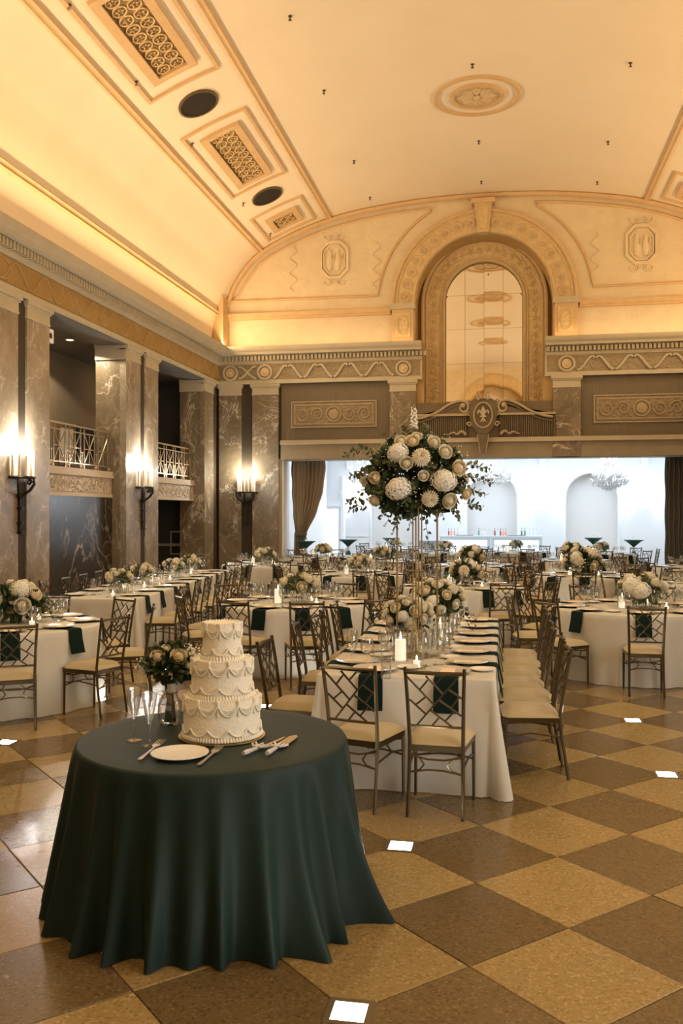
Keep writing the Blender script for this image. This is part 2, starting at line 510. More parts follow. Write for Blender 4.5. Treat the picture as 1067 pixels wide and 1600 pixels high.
# ================================================================== CEILING VAULT
VPROF = [(7.29, 6.30), (7.27, 6.75), (7.2, 7.2), (7.04, 7.72), (6.72, 8.38), (6.17, 9.0), (5.3, 9.47), (4.38, 9.81), (3.4, 10.04), (2.0, 10.22), (0.8, 10.29), (0, 10.30)]
def catmull(pts, per=8):
    out = []
    n = len(pts)
    for i in range(n - 1):
        p0, p1, p2, p3 = [Vector(pts[max(0, min(n - 1, k))]) for k in (i - 1, i, i + 1, i + 2)]
        for j in range(per):
            t = j / per
            out.append(0.5 * ((2 * p1) + (p2 - p0) * t + (2 * p0 - 5 * p1 + 4 * p2 - p3) * t * t + (3 * p1 - p0 - 3 * p2 + p3) * t ** 3))
    out.append(Vector(pts[-1]))
    return out
VS = [tuple(p) for p in catmull(VPROF, 8)]
def vz(dx):
    dx = abs(dx)
    for (a, za), (b, zb) in zip(VS, VS[1:]):
        if b <= dx <= a:
            t = (dx - a) / (b - a) if a != b else 0
            return za + (zb - za) * t, (b - a, zb - za)
    return VS[0][1], (VS[1][0] - VS[0][0], VS[1][1] - VS[0][1])
def vpt(dx, y, off=0.0):
    z, (tx, tz) = vz(dx)
    l = sqrt(tx * tx + tz * tz)
    tx, tz = tx / l, tz / l                       # heading to the crown
    nx, nz = (-tz, tx) if True else (0, 0)
    s = 1 if dx >= 0 else -1
    # inward normal of the right half: perpendicular to the tangent, pointing down / to the axis
    if nz > 0: nx, nz = -nx, -nz
    if abs(nx) > 1e-6 and nx > 0: nx = -nx
    return Vector((XC + dx + s * nx * off, y, z + nz * off))
full = [(-a, b) for a, b in VS] + [(a, b) for a, b in reversed(VS[:-1])]
mb = MB().grid(len(full) - 1, 12, lambda s, t: (XC + full[round(s * (len(full) - 1))][0], lerp(YF - 0.1, YB + 0.35, t), full[round(s * (len(full) - 1))][1]))
ceil = struct('ceiling', mb, m_vault, 'cream barrel vault glowing amber above its side cornices', 'ceiling')
def vault_rib(dx, w_, h_, y0, y1):
    mb = MB()
    pr = [(-w_, 0), (-w_, h_ * .6), (-w_ * .6, h_), (-w_ * .2, h_ * .7), (w_ * .2, h_ * .7), (w_ * .6, h_), (w_, h_ * .6), (w_, 0)]
    fr = [[vpt(dx + p, y, q) for p, q in pr] for y in (y0, y1)]
    n = len(pr)
    mb.add(fr[0] + fr[1], [(i, i + 1, n + i + 1, n + i) for i in range(n - 1)])
    return mb.build('rib', m_rib, ceil)
for s in (-1, 1):
    vault_rib(s * 4.12, 0.075, 0.06, YF, YB)
    vault_rib(s * 6.05, 0.075, 0.06, YF, YB)
    vault_rib(s * 7.17, 0.02, 0.07, YF, YB)
def rect_path(a0, a1, b0, b1, n=6):
    p = [(lerp(a0, a1, i / n), b0) for i in range(n)] + [(a1, lerp(b0, b1, i / n)) for i in range(n)]
    return p + [(lerp(a1, a0, i / n), b1) for i in range(n)] + [(a0, lerp(b1, b0, i / n)) for i in range(n)]
def vframe(dx0, dx1, y0, y1, w_, h_, name='panel_frame', mat=None):
    MB().ring(rect_path(dx0, dx1, y0, y1), rect_path(dx0 + w_, dx1 - w_, y0 + w_, y1 - w_), vpt, -0.01, h_).build(name, mat or m_rib, ceil)
for s in (-1, 1):
    for y0, y1, q0, q1 in [(-3.05, 0.35, -2.5, -0.1), (1.95, 5.35, 2.5, 4.8), (6.95, 10.35, 7.5, 9.8), (11.95, 15.36, 12.5, 14.8), (16.95, 20.35, 17.5, 19.9), (21.9, 23.7, 22.55, 23.2)]:
        if s > 0 and y1 < 11: continue
        A, B = sorted((s * 4.43, s * 5.76))
        vframe(A, B, y0, y1, 0.06, 0.045)
        A, B = sorted((s * 4.70, s * 5.50))
        vframe(A, B, q0 - 0.14, q1 + 0.14, 0.14, 0.07)
        A, B = A + 0.14, B - 0.14
        g = MB().grid(4, 6, lambda u, v: vpt(lerp(A, B, u), lerp(q0, q1, v), 0.012)).build('panel_grille', m_grille, ceil)
        if y1 < 11: continue
        # pierced leaf bosses of the grille, two columns
        rows = max(2, round((q1 - q0) / 0.27))
        bl = MB()
        for i in range(rows):
            for j in (0.27, 0.73):
                c = (lerp(A, B, j), lerp(q0, q1, (i + .5) / rows))
                bl.tube([vpt(c[0] + .105 * cos(2 * PI * k / 14), c[1] + .115 * sin(2 * PI * k / 14), .02) for k in range(14)], .016, 4, True)
                for k in range(5):
                    a0 = k * 2 * PI / 5 + i
                    pts = [vpt(c[0] + cos(a0 + t) * r, c[1] + sin(a0 + t) * r, 0.012 + h) for t, r, h in ((-.5, .03, .01), (0, .09, .03), (.5, .03, .01), (0, .03, .035))]
                    bl.add(pts, [(0, 1, 3), (1, 2, 3)])
        bl.build('grille_leaf', m_orn, g, kind='stuff')
    for y, nm in [(21.15, 'between the two smaller ceiling panels'), (16.15, 'between the two larger ceiling panels'), (11.15, 'high on the vault'), (6.15, 'far up the vault'), (1.15, 'up the vault behind')]:
        if s > 0 and y < 20: continue
        c = vpt(s * 5.1, y)
        t = thing('ceiling_vent', ('dark oval air vent with a gold rim ' + nm) if s < 0 else 'dark oval air vent on the other flank of the vault', 'vent', c, 0)
        el = [(s * 5.1 + .36 * cos(a), y + .41 * sin(a)) for a in [2 * PI * k / 32 for k in range(32)]]
        e2 = [(s * 5.1 + .325 * cos(a), y + .375 * sin(a)) for a in [2 * PI * k / 32 for k in range(32)]]
        mb = MB().ring(el, e2, lambda a, b, d: vpt(a, b, d) - c, -0.01, 0.035)
        mb.build('rim', M_RIM, t)
        mb = MB(); mb.add([vpt(*p, 0.02) - c for p in e2], [tuple(range(32))])
        mb.build('grating', m_vent, t, 0)
# medallions on the crown
def medallion(y, label):
    c = vpt(0, y)
    t = thing('ceiling_medallion', label, 'ceiling ornament', c, 0)
    circ = lambda r: [(r * cos(2 * PI * k / 48), y + r * sin(2 * PI * k / 48)) for k in range(48)]
    f = lambda a, b, d: vpt(a, b, d) - c
    MB().ring(circ(.87), circ(.79), f, -0.01, 0.045).build('outer_ring', m_rib, t)
    MB().ring(circ(.55), circ(.47), f, -0.01, 0.05).build('inner_ring', m_rib, t)
    mb = MB(); mb.add([f(*p, 0.01) for p in circ(.47)], [tuple(range(48))]); mb.build('disc', m_orn2, t)
    for k in range(8):
        a = k * PI / 4
        mb = MB()
        for da, r1 in ((0, .42), (-.26, .36), (.26, .36)):
            def g(u, v, da=da, r1=r1):
                w_ = 0.085 * sin(PI * min(1, v * 1.02)) * (u - .5) * 2
                r = lerp(.08, r1, v)
                x, yy = r * cos(a + da * v) - w_ * sin(a), r * sin(a + da * v) + w_ * cos(a)
                return f(x, y + yy, 0.02 + 0.045 * (1 - abs(u - .5) * 2) * sin(PI * (v * .8 + .2)))
            mb.grid(4, 6, g)
        mb.build('acanthus_leaf', m_orn2, t)
    mb = MB(); mb.lathe([(.09, 0.0), (.085, -.04), (.05, -.07), (.001, -.08)], 16)
    mb.build('boss', m_orn2, t)
medallion(18.4, 'round plaster rosette in a wide ring on the crown of the vault')
for y, q in ((13.35, 'next behind the first along the crown'), (8.3, 'midway back along the crown'), (3.3, 'farthest back along the crown')):
    medallion(y, 'plaster ceiling rosette ' + q + ', seen in the arched mirror')
# sprinklers
sp_me = MB().lathe([(.035, 0), (.035, -.012), (.014, -.02), (.012, -.06), (.03, -.066), (.03, -.072), (.001, -.075)], 10).mesh('sprinkler', m_spr)
def vault_hit(u, v):
    r = ray(u, v)
    t = 4.0
    while t < 40:
        p = C0 + r * t
        if abs(p.x - XC) > 7.2 or p.z > vz(p.x - XC)[0]: break
        t += 0.01
    return p
SPR = [(453, 25, 'above the left rib, highest'), (506, 141, 'second from the top beside the left rib'), (553, 251, 'third from the top beside the left rib'), (578, 308, 'lowest beside the left rib'),
       (738, 100, 'just before the round rosette'), (748, 220, 'just beyond the round rosette'), (752, 283, 'over the top of the arch'),
       (985, 98, 'highest toward the right rib'), (950, 221, 'middle one toward the right rib'), (933, 284, 'lowest toward the right rib'),
       (213, 127, 'beside the large grille panel'), (300, 224, 'at the corner of the middle panel'), (380, 317, 'beside the smaller oval vent'), (422, 365, 'in the smallest ceiling panel'), (108, 7, 'outside the large grille panel')]
for u, v, q in SPR:
    p = vault_hit(u, v)
    o = inst('sprinkler', sp_me, None, p)
    tag(o, 'small bronze ceiling sprinkler ' + q, 'sprinkler', 'ceiling sprinklers')

# ================================================================== BACK WALL
def bx(a, b, d): return (a, YB + 0.1 - d, b)              # d = proud of the tympanum plane
ZA = 7.45                                                # spring line of the big arch
def tymp_poly(yb, flip=1, name='wall_back', label='', lo=6.3):
    mb = MB()
    n = 60
    xs = [-7.29 + 14.58 * i / 120 for i in range(121)] + [-1.8, 1.8]
    xs = sorted(set(round(x, 4) for x in xs))
    for a, b in zip(xs, xs[1:]):
        def zb(x, o):
            if abs(o) >= 1.8: return lo
            return ZA + sqrt(max(0, 1.8 ** 2 - x * x))
        m_ = (a + b) / 2
        mb.add([(XC + a, yb, zb(a, m_)), (XC + b, yb, zb(b, m_)), (XC + b, yb, vz(b)[0] + .05), (XC + a, yb, vz(a)[0] + .05)], [(0, 1, 2, 3)])
    return struct(name, mb, m_tymp, label)
wb = tymp_poly(YB + 0.1, 1, 'wall_back', 'cream lunette wall with faint relief around a tall arched mirror')
# recess behind the arch
yr = YB + 0.95
out = [(-1.8, 4.75), (-1.8, ZA)] + arcpts(0, ZA, 1.8, PI, 0, 40)[1:-1] + [(1.8, ZA), (1.8, 4.75)]
mb = MB()
mb.add([(XC + a, YB + 0.1, b) for a, b in out] + [(XC + a, yr, b) for a, b in out], [(i, i + 1, len(out) + i + 1, len(out) + i) for i in range(len(out) - 1)])
mb.add([(XC - 1.8, yr, 4.75), (XC + 1.8, yr, 4.75)] + [(XC + a, yr, b) for a, b in reversed(out)], [tuple(range(2 + len(out)))])
mb.add([(XC - 1.8, YB + .1, 4.75), (XC + 1.8, YB + .1, 4.75), (XC + 1.8, yr, 4.75), (XC - 1.8, yr, 4.75)], [(0, 1, 2, 3)])
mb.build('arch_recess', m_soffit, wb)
def moulding(pts, r, mat=m_rib, parent=wb, name='moulding', closed=False, n=6):
    return MB().tube(pts, r, n, closed).build(name, mat, parent)
def U(r, zc, zb, n=40):
    return [(XC - r, zb)] + [(XC + a, b) for a, b in arcpts(0, zc, r, PI, 0, n)] + [(XC + r, zb)]
def band(zc, r0, r1, zb, y0, y1, mat, name, parent=wb):
    return MB().ring(U(r0, zc, zb), U(r1, zc, zb), lambda a, b, d: (a, d, b), y0, y1, closed=False).build(name, mat, parent)
arch = band(ZA, 2.36, 1.80, ZA, YB - 0.05, YB + 0.12, m_orn, 'archivolt')
moulding([(a, YB - 0.06, b) for a, b in U(2.38, ZA, ZA)], 0.045, m_rib, arch)
moulding([(a, YB - 0.06, b) for a, b in U(2.28, ZA, ZA)], 0.025, m_orn2, arch)
moulding([(a, YB - 0.06, b) for a, b in U(1.83, ZA, ZA)], 0.03, m_orn2, arch)
ro = MB()
for k in range(10): ro.lathe([(.14 - .012 * k, 0)] * 1 + [(.13 - .012 * k, .0)], 3) if False else None
def rosette():
    mb = MB().lathe([(.15, 0), (.15, .02), (.125, .035), (.105, .015), (.10, .012)], 16)
    for k in range(6):
        a = k * PI / 3
        mb.add([(.02 * cos(a + 1.5), .02 * sin(a + 1.5), .01), (.095 * cos(a), .095 * sin(a), .03), (.02 * cos(a - 1.5), .02 * sin(a - 1.5), .01), (.05 * cos(a), .05 * sin(a), .034)], [(0, 1, 3), (1, 2, 3)])
    mb.lathe([(.035, .02), (.025, .05), (.001, .06)], 10)
    return mb
ros_me = rosette().mesh('rosette', m_orn2)
for k in range(19):
    a = PI * (k + .5) / 19
    if abs(a - PI / 2) < .09: continue
    inst('rosette', ros_me, arch, (XC + 2.06 * cos(a), YB - 0.05, ZA + 2.06 * sin(a)), (PI / 2, 0, 0), 1.0)
mb = MB().prism([(-.14, 9.22), (.14, 9.22), (.24, 10.06), (-.24, 10.06)], lambda a, b, d: (XC + a, YB - d, b), -0.1, 0.16)
ks = mb.build('keystone', m_orn2, arch)
MB().prism([(-.09, 9.3), (.09, 9.3), (.15, 9.9), (-.15, 9.9)], lambda a, b, d: (XC + a, YB - d, b), 0.1, 0.185).build('face', m_orn, ks)
MB().box(XC - .3, XC + .3, YB - .22, YB + .1, 9.98, 10.1).build('cap', m_rib, ks)
# pedestals under the arch and the string course
for s in (-1, 1):
    x0, x1 = sorted((XC + s * 1.83, XC + s * 2.41))
    p = MB().box(x0, x1, YB - 0.08, YB + 0.12, 6.38, 7.30).build('pedestal', m_rib, wb)
    MB().box(x0 - .05, x1 + .05, YB - 0.14, YB + 0.12, 7.30, 7.46).build('impost', m_corn, p)
    MB().box(x0 + .08, x1 - .08, YB - 0.11, YB, 6.55, 7.2).build('carved_panel', m_orn, p)
    mb = MB()
    cx = (x0 + x1) / 2
    for k in range(9): mb.tube([(cx + (.13 + .03 * cos(j * .7)) * cos(j * PI / 10), YB - .12, 6.87 + .27 * sin(j * PI / 10)) for j in range(20)], .015, 4, True) if k == 0 else None
    mb.lathe([(.06, 0), (.04, .03), (.001, .04)], 8)
    mb = MB().tube([(cx + .14 * cos(j * PI / 10), YB - .12, 6.87 + .26 * sin(j * PI / 10)) for j in range(20)], .018, 5, True)
    mb.build('carved_wreath', m_orn2, p)
    xa, xb = (XL + .03, x0 - .05) if s < 0 else (x1 + .05, XR)
    MB().box(xa, xb, YB, YB + .1, 7.20, 7.26).build('string_course', m_rib, wb)
    MB().box(xa, xb, YB - .04, YB + .1, 7.26, 7.37).build('string_course', m_rib, wb)
# lunette panel mouldings
for s in (-1, 1):
    pts = []
    for i in range(26):                                    # along the vault
        dx = lerp(6.93, 1.35, i / 25)
        q = vpt(dx, 0, 0.26)
        pts.append((XC + s * (q.x - XC), YB + .08, q.z))
    a1 = math.acos(1.25 / 2.82)
    for i in range(1, 17):
        a = lerp(a1, 0.10, i / 16)
        pts.append((XC + s * 2.82 * cos(a), YB + .08, ZA + 2.82 * sin(a)))
    pts.append((XC + s * 6.9, YB + .08, ZA + 0.29))
    moulding(pts, .035, m_rib, wb, 'panel_moulding', True)
    cx = XC + s * 4.0
    oc = lambda r, h: [(cx + r * a, 8.75 + h * b) for a, b in ((-.45, -1), (.45, -1), (1, -.55), (1, .55), (.45, 1), (-.45, 1), (-1, .55), (-1, -.55))]
    of = MB().ring(oc(.40, .52), oc(.33, .44), lambda a, b, d: (a, YB + .1 - d, b), -.01, .06).build('octagon_frame', m_tymp, wb)
    of2 = MB().ring(oc(.30, .40), oc(.27, .36), lambda a, b, d: (a, YB + .1 - d, b), -.01, .035).build('octagon_inner_frame', m_tymp, of)
    mb = MB()                                             # low relief of standing figures
    for k, (dx, sc) in enumerate(((-.12, 1), (.10, .95))):
        def body(u, v, dx=dx, sc=sc):
            a = u * PI
            wd = (0.055 + .03 * sin(v * PI)) * (1 if v < .8 else .75)
            return (cx + dx + wd * cos(a), YB + .1 - .05 * sin(a), 8.47 + .55 * sc * v)
        mb.grid(6, 8, body)
        mb.tube([(cx + dx, YB + .07, 8.85), (cx + dx + .09, YB + .06, 8.75), (cx + dx + .13, YB + .06, 8.9)], .018, 5)
    mb.build('figure_relief', m_tymp, of)
    for dy, rr in ((.62, .1), (-.62, .12)):
        mb = MB()
        for t in (-1, 1):
            mb.tube([(cx + t * (.06 + .02 * k + .07 * cos(k * .8)), YB + .085, 8.75 + dy + .07 * sin(k * .8)) for k in range(10)], .02, 5)
        mb.build('scroll_relief', m_tymp, wb)
    for t in (-1, 1):
        mb = MB()
        for k in range(6):
            mb.tube([(cx + t * 1.15 + .1 * sin(j * PI / 5) * (1 if k % 2 else -1), YB + .088, 7.95 + k * .2 + .2 * j / 5) for j in range(6)], .018, 5)
        mb.build('candelabrum_relief', m_tymp, wb)
# vault edge band on the wall
moulding([vpt(a, YB + .02, .06) for a, _ in reversed(VS)][::-1] + [vpt(-a, YB + .02, .06) for a, _ in reversed(VS)], .07, m_rib, wb, 'wall_arch_band')
for s, x0 in ((-1, XL + .02), (1, XR - .3)):
    MB().prism([(0, 6.38), (.28, 6.38), (.28, 7.75), (.14, 7.95), (0, 7.75)], lambda a, b, d: (x0 + a, YB - .45 + d, b), 0, .5).build('corner_pier', m_rib, wb)

# inner archivolt and mirror
ZM, RM, YM = 7.66, 1.03, yr - 0.06
inn = band(ZM, 1.66, 1.06, 4.75, yr - 0.16, yr + .01, m_orn, 'inner_archivolt')
for r, q in ((1.66, .045), (1.56, .02), (1.16, .025), (1.08, .04)):
    moulding([(a, yr - 0.17, b) for a, b in U(r, ZM, 4.75)], q, m_orn2, inn)
vine = MB()
for i in range(46):
    t = i / 45
    L = 2 * 3.1 + PI * 1.36
    s_ = t * L
    if s_ < 3.1: p = (XC - 1.36, ZM - 3.1 + s_, 1, 0)
    elif s_ > L - 3.1: p = (XC + 1.36, ZM - (s_ - (L - 3.1)), 1, 0)
    else:
        a = PI - (s_ - 3.1) / 1.36
        p = (XC + 1.36 * cos(a), ZM + 1.36 * sin(a), cos(a), sin(a))
    for k in range(5):
        a = k * 2 * PI / 5 + i
        vine.add([(p[0] + .02 * cos(a + 1.2), yr - .165, p[1] + .02 * sin(a + 1.2)), (p[0] + .11 * cos(a), yr - .18, p[1] + .11 * sin(a)), (p[0] + .02 * cos(a - 1.2), yr - .165, p[1] + .02 * sin(a - 1.2)), (p[0] + .05 * cos(a), yr - .188, p[1] + .05 * sin(a))], [(0, 1, 3), (1, 2, 3)])
vine.build('carved_leaves', m_orn2, inn, kind='stuff')
mir = thing('wall_mirror', 'tall arched mirror of square panes reflecting the ceiling rosettes', 'mirror', (XC, YM, 4.55))
MB().prism([(a - XC, b - 4.55) for a, b in U(RM + .04, ZM, 4.9)], lambda a, b, d: (a, d, b), 0.02, 0.05).build('backing', m_soffit, mir, 0)
rows = [4.93, 5.96, 6.90, 7.83, 8.75]
for i in range(4):
    for j in range(4):
        xa, xb = -RM + RM * .5 * i + .004, -RM + RM * .5 * (i + 1) - .004
        za, zb_ = rows[j] + .004, rows[j + 1] - .004
        def top(x): return ZM + sqrt(max(0, RM * RM - x * x))
        if za >= max(top(xa), top(xb)): continue
        poly = [(xa, za), (xb, za)]
        for k in range(9):
            x = lerp(xb, xa, k / 8)
            poly.append((x, max(za + .001, min(zb_, top(x)))))
        cx, cz = (xa + xb) / 2, (za + zb_) / 2
        o = MB().prism([(a - cx, b - cz) for a, b in poly], lambda a, b, d: (a, d, b), 0, 0.012).build('pane', m_mirror, mir, 0)
        o.location = (cx, 0.002, cz - 4.55)
        o.rotation_euler = (.0071 + (R() - .5) * .004, 0, (R() - .5) * .010)
# broken pediment with cartouche
yp = YB - 0.12
ped = thing('broken_pediment', 'carved scroll pediment with a fleur-de-lis shield below the arched mirror', 'wall ornament', (XC, YB, 3.85))
MB().box(-1.9, 1.9, .0, .14, -.05, .95).build('apron', m_pedi, ped)
def pz(u, v):
    p = ony(u, v, yp); return (p.x - XC, p.z - 3.85)
LC = [(649, 655), (660, 653), (672, 649), (685, 643), (697, 635), (708, 629.5), (718, 626.5), (727, 628), (731.5, 634), (730, 641), (724.5, 644), (719.5, 641), (719, 636), (723, 633.5)]
LCp = [tuple(p) for p in catmull([pz(*p) for p in LC], 3)]
for s in (-1, 1):
    pp = [(-s * a * -1 if False else (a if s < 0 else -a), yp - YB, b) for a, b in LCp]
    cp = pp[-8]
    MB().lathe([(.001, -.03), (.075, -.02), (.06, .02), (.001, .04)], 14, (0, 0, 0)).build('scroll_eye', m_line, ped).matrix_local = Matrix.Translation((pp[-1][0], yp - YB, pp[-1][2])) @ Matrix.Rotation(PI / 2, 4, 'X')
    sc_ = MB().tube(pp, [.034] * (len(pp) - 12) + [lerp(.034, .022, k / 11) for k in range(12)], 8).build('scroll', m_line, ped)
    MB().tube([(x, y + .01, z - .1) for x, y, z in pp[:22]], .02, 6).build('scroll_bead', m_pedi, sc_)
    base = LCp[:24]
    poly = [(a if s < 0 else -a, b - .03) for a, b in base] + [((base[-1][0] + .12) * (1 if s < 0 else -1), .62), (base[0][0] * (1 if s < 0 else -1), .62)]
    MB().prism(poly, lambda a, b, d: (a, -.04 - d, b), 0, .05).build('tympanum', m_pedi, ped)
    x0, x1 = sorted((s * .42, s * 1.85))
    MB().box(x0, x1, -.13, .0, .58, .64).build('ledge', m_line, ped)
    MB().box(x0, x1, -.06, .0, .02, .58).build('fluted_band', m_pedfl, ped)
    fl = MB()
    for k in range(26):
        x = lerp(x0 + .04, x1 - .04, k / 25)
        fl.box(x - .012, x + .012, -.08, -.05, .06, .56)
    fl.build('flute', m_pedi, ped, kind='stuff')
    pts = [(s * (.45 + .5 * t), -.1 - .02 * sin(t * 9), .08 + .10 * abs(sin(t * 7)) * (1 - t * .5)) for t in [k / 12 for k in range(13)]]
    MB().tube(pts, [lerp(.04, .015, k / 12) for k in range(13)], 6).build('leaf_spray', m_line, ped)
    for zc, q in ((.93, 1), (.62, -.8), (.35, .9)):
        MB().tube([(s * (.36 + .07 * cos(k * .75) * (1 - k / 14)), -.14, zc + .07 * sin(k * .75) * (1 - k / 14)) for k in range(10)], .02, 6).build('side_scroll', m_line, ped)
    MB().tube([(s * (.13 + .07 * cos(k * .7 + 1) * (1 - k / 13)), -.2, 1.07 + .13 * sin(k * .7 + 1) * (1 - k / 13)) for k in range(11)], .024, 6).build('crest_scroll', m_line, ped)
sh = MB().prism([(-.34, .95), (-.2, 1.02), (.2, 1.02), (.34, .95), (.36, .6), (.28, .3), (.12, .1), (-.12, .1), (-.28, .3), (-.36, .6)], lambda a, b, d: (a, -.06 - d, b), 0, .1).build('shield', m_pedi, ped)
MB().tube([(.235 * cos(2 * PI * k / 28), -.19, .58 + .33 * sin(2 * PI * k / 28)) for k in range(28)], .022, 6, True).build('oval_frame', m_line, sh)
fleur = MB()
fleur.prism([(0, .83), (.055, .72), (.05, .62), (.03, .56), (-.03, .56), (-.05, .62), (-.055, .72)], lambda a, b, d: (a, -.165 - d, b), 0, .05)
for s in (-1, 1):
    fleur.tube([(s * x, -.19, z) for x, z in ((.02, .57), (.06, .66), (.11, .70), (.14, .66), (.125, .60))], [.02, .035, .035, .028, .015], 6)
    fleur.tube([(s * x, -.19, z) for x, z in ((.01, .53), (.03, .45), (.08, .40))], [.02, .025, .012], 6)
fleur.box(-.085, .085, -.22, -.165, .53, .565)
fleur.prism([(-.03, .53), (.03, .53), (.02, .42), (0, .36), (-.02, .42)], lambda a, b, d: (a, -.165 - d, b), 0, .04)
fleur.build('fleur_de_lis', m_corn, sh)
MB().prism([(-.15, .08), (.15, .08), (.07, -.40), (-.07, -.40)], lambda a, b, d: (a, -.12 - d, b), 0, .14).build('drop', m_pedi, ped)
for s in (-1, 1):
    MB().bar((s * .15, -.26, .08), (s * .07, -.26, -.40), .018, .02).build('drop_edge', m_line, ped)

# lintel over the wide opening, frieze panels and entablature
lin = struct('lintel', MB().box(-6.0, 5.0, YB - .02, YB + .6, 3.34, 3.74), m_lintel, 'long stone lintel over the wide opening to the bar room', 'beam')
MB().box(-6.0, 5.0, YB - .10, YB + .05, 3.74, 3.80).build('moulding', m_corn, lin)
MB().box(-6.0, 5.0, YB - .06, YB + .05, 3.80, 3.86).build('moulding', m_corn, lin)
EPROF = [(0, 5.42), (.07, 5.42), (.07, 5.50), (.04, 5.53), (.04, 5.94), (.08, 5.96), (.09, 6.03), (.10, 6.03), (.10, 6.17), (.30, 6.19), (.31, 6.25), (.35, 6.28), (.38, 6.33), (.39, 6.40), (0, 6.40)]
def entab_back(x0, x1, n_, label):
    t = struct('trim_%d' % n_, MB().sweep([((x0, YB, 0), (0, -1, 0), (0, 0, 1)), ((x1, YB, 0), (0, -1, 0), (0, 0, 1))], EPROF), m_corn, label, 'cornice', 30)
    de = MB()
    k = int((x1 - x0 + .2) / .105)
    for i in range(k):
        x = x0 + .05 + .105 * i
        de.box(x, x + .062, YB - .19, YB - .09, 6.045, 6.165)
    de.build('dentil', m_corn, t, 0, 'stuff')
    MB().box(x0 + .05, x1 - .05, YB - .045, YB - .03, 5.535, 5.935).build('frieze_ground', m_backfr, t)
    return t
def circle_boss(x, t):
    MB().tube([(x + .19 * cos(2 * PI * k / 24), YB - .06, 5.735 + .19 * sin(2 * PI * k / 24)) for k in range(24)], .035, 6, True).build('frieze_circle', m_corn, t)
    d = MB().lathe([(.13, 0), (.12, .03), (.07, .02), (.05, .045), (.001, .05)], 16)
    o = d.build('frieze_boss', m_orn2, t); o.location = (x, YB - .045, 5.735); o.rotation_euler = (PI / 2, 0, 0)
def wave(x0, x1, n, t):
    for i in range(n):
        a, b = lerp(x0, x1, i / n), lerp(x0, x1, (i + 1) / n)
        for sgn in (0, 1):
            q = [(lerp(a, b, .02 + .46 * k / 10) if sgn == 0 else lerp(b, a, .02 + .46 * k / 10), YB - .065, 5.56 + .35 * (1 - cos(PI * min(1, k / 9.0))) / 2 - (.05 if k == 10 else 0)) for k in range(11)]
            MB().tube(q, .033, 6).build('frieze_wave', m_corn, t)
t1 = entab_back(XL, -2.13, 1, 'dentil cornice and wave frieze over the opening, left of the mirror')
t2 = entab_back(1.05, XR, 2, 'dentil cornice and wave frieze over the opening, right of the mirror')
for x in (-7.42, -6.44, -2.63): circle_boss(x, t1)
for s in (-1, 1):
    MB().tube([(-6.93 + s * lerp(-.25, .25, k / 10), YB - .065, 5.57 + .33 * (1 - cos(PI * k / 10)) / 2) for k in range(11)], .032, 6).build('frieze_wave', m_corn, t1)
wave(-6.2, -2.87, 4, t1)
circle_boss(1.6, t2)
wave(1.85, 5.6, 4, t2)
circle_boss(6.3, t2)

def pilaster(mat, x0, x1, z0, z1, front, parent, axis='x', cap=True):
    """front: the face's y (axis x, facing -y) or x (axis y, facing +x)"""
    def B(mb, a0, a1, d, za, zb):
        if axis == 'x': return mb.box(a0, a1, front - d, front + .14, za, zb)
        if axis == 'y': return mb.box(front - .14, front + d, a0, a1, za, zb)
        return mb.box(front - d, front + .14, a0, a1, za, zb)
    sh = B(MB(), x0, x1, 0, z0, z1 - .33).build('pilaster', mat, parent)
    if cap:
        mb = MB()
        B(mb, x0 - .01, x1 + .01, .015, z1 - .33, z1 - .29); B(mb, x0 - .0, x1 + .0, .01, z1 - .29, z1 - .14)
        B(mb, x0 - .03, x1 + .03, .035, z1 - .14, z1 - .10); B(mb, x0 - .05, x1 + .05, .06, z1 - .10, z1)
        mb.build('capital', m_corn, sh)
        if axis != 'x':
            mb = MB()
            for i in range(9):
                a = lerp(x0 + .04, x1 - .04, i / 8)
                B(mb, a - .018, a + .018, .045, z1 - .125, z1 - .105)
            mb.build('capital_bead', m_corn, sh, kind='stuff')
    if z0 < .1:
        mb = MB(); B(mb, x0 - .03, x1 + .03, .03, 0, .22); mb.build('plinth', m_mdark, sh)
    return sh
wp = struct('wall_back_pier', MB().box(XL - .7, -6.0, YB + .10, YB + .6, 0, 5.45), m_gap, 'marble pier between the corner and the curtained opening')
pilaster(m_marble, -7.76, -7.12, 0, 5.45, YB, wp)
MB().box(-7.12, -6.81, YB + .06, YB + .12, 0, 5.42).build('fluted_strip', m_gap, wp)
pilaster(m_marble, -6.81, -6.07, 0, 5.45, YB, wp)
MB().box(-6.07, -5.98, YB + .02, YB + .6, 0, 3.36).build('jamb_edge', m_lintel, wp)
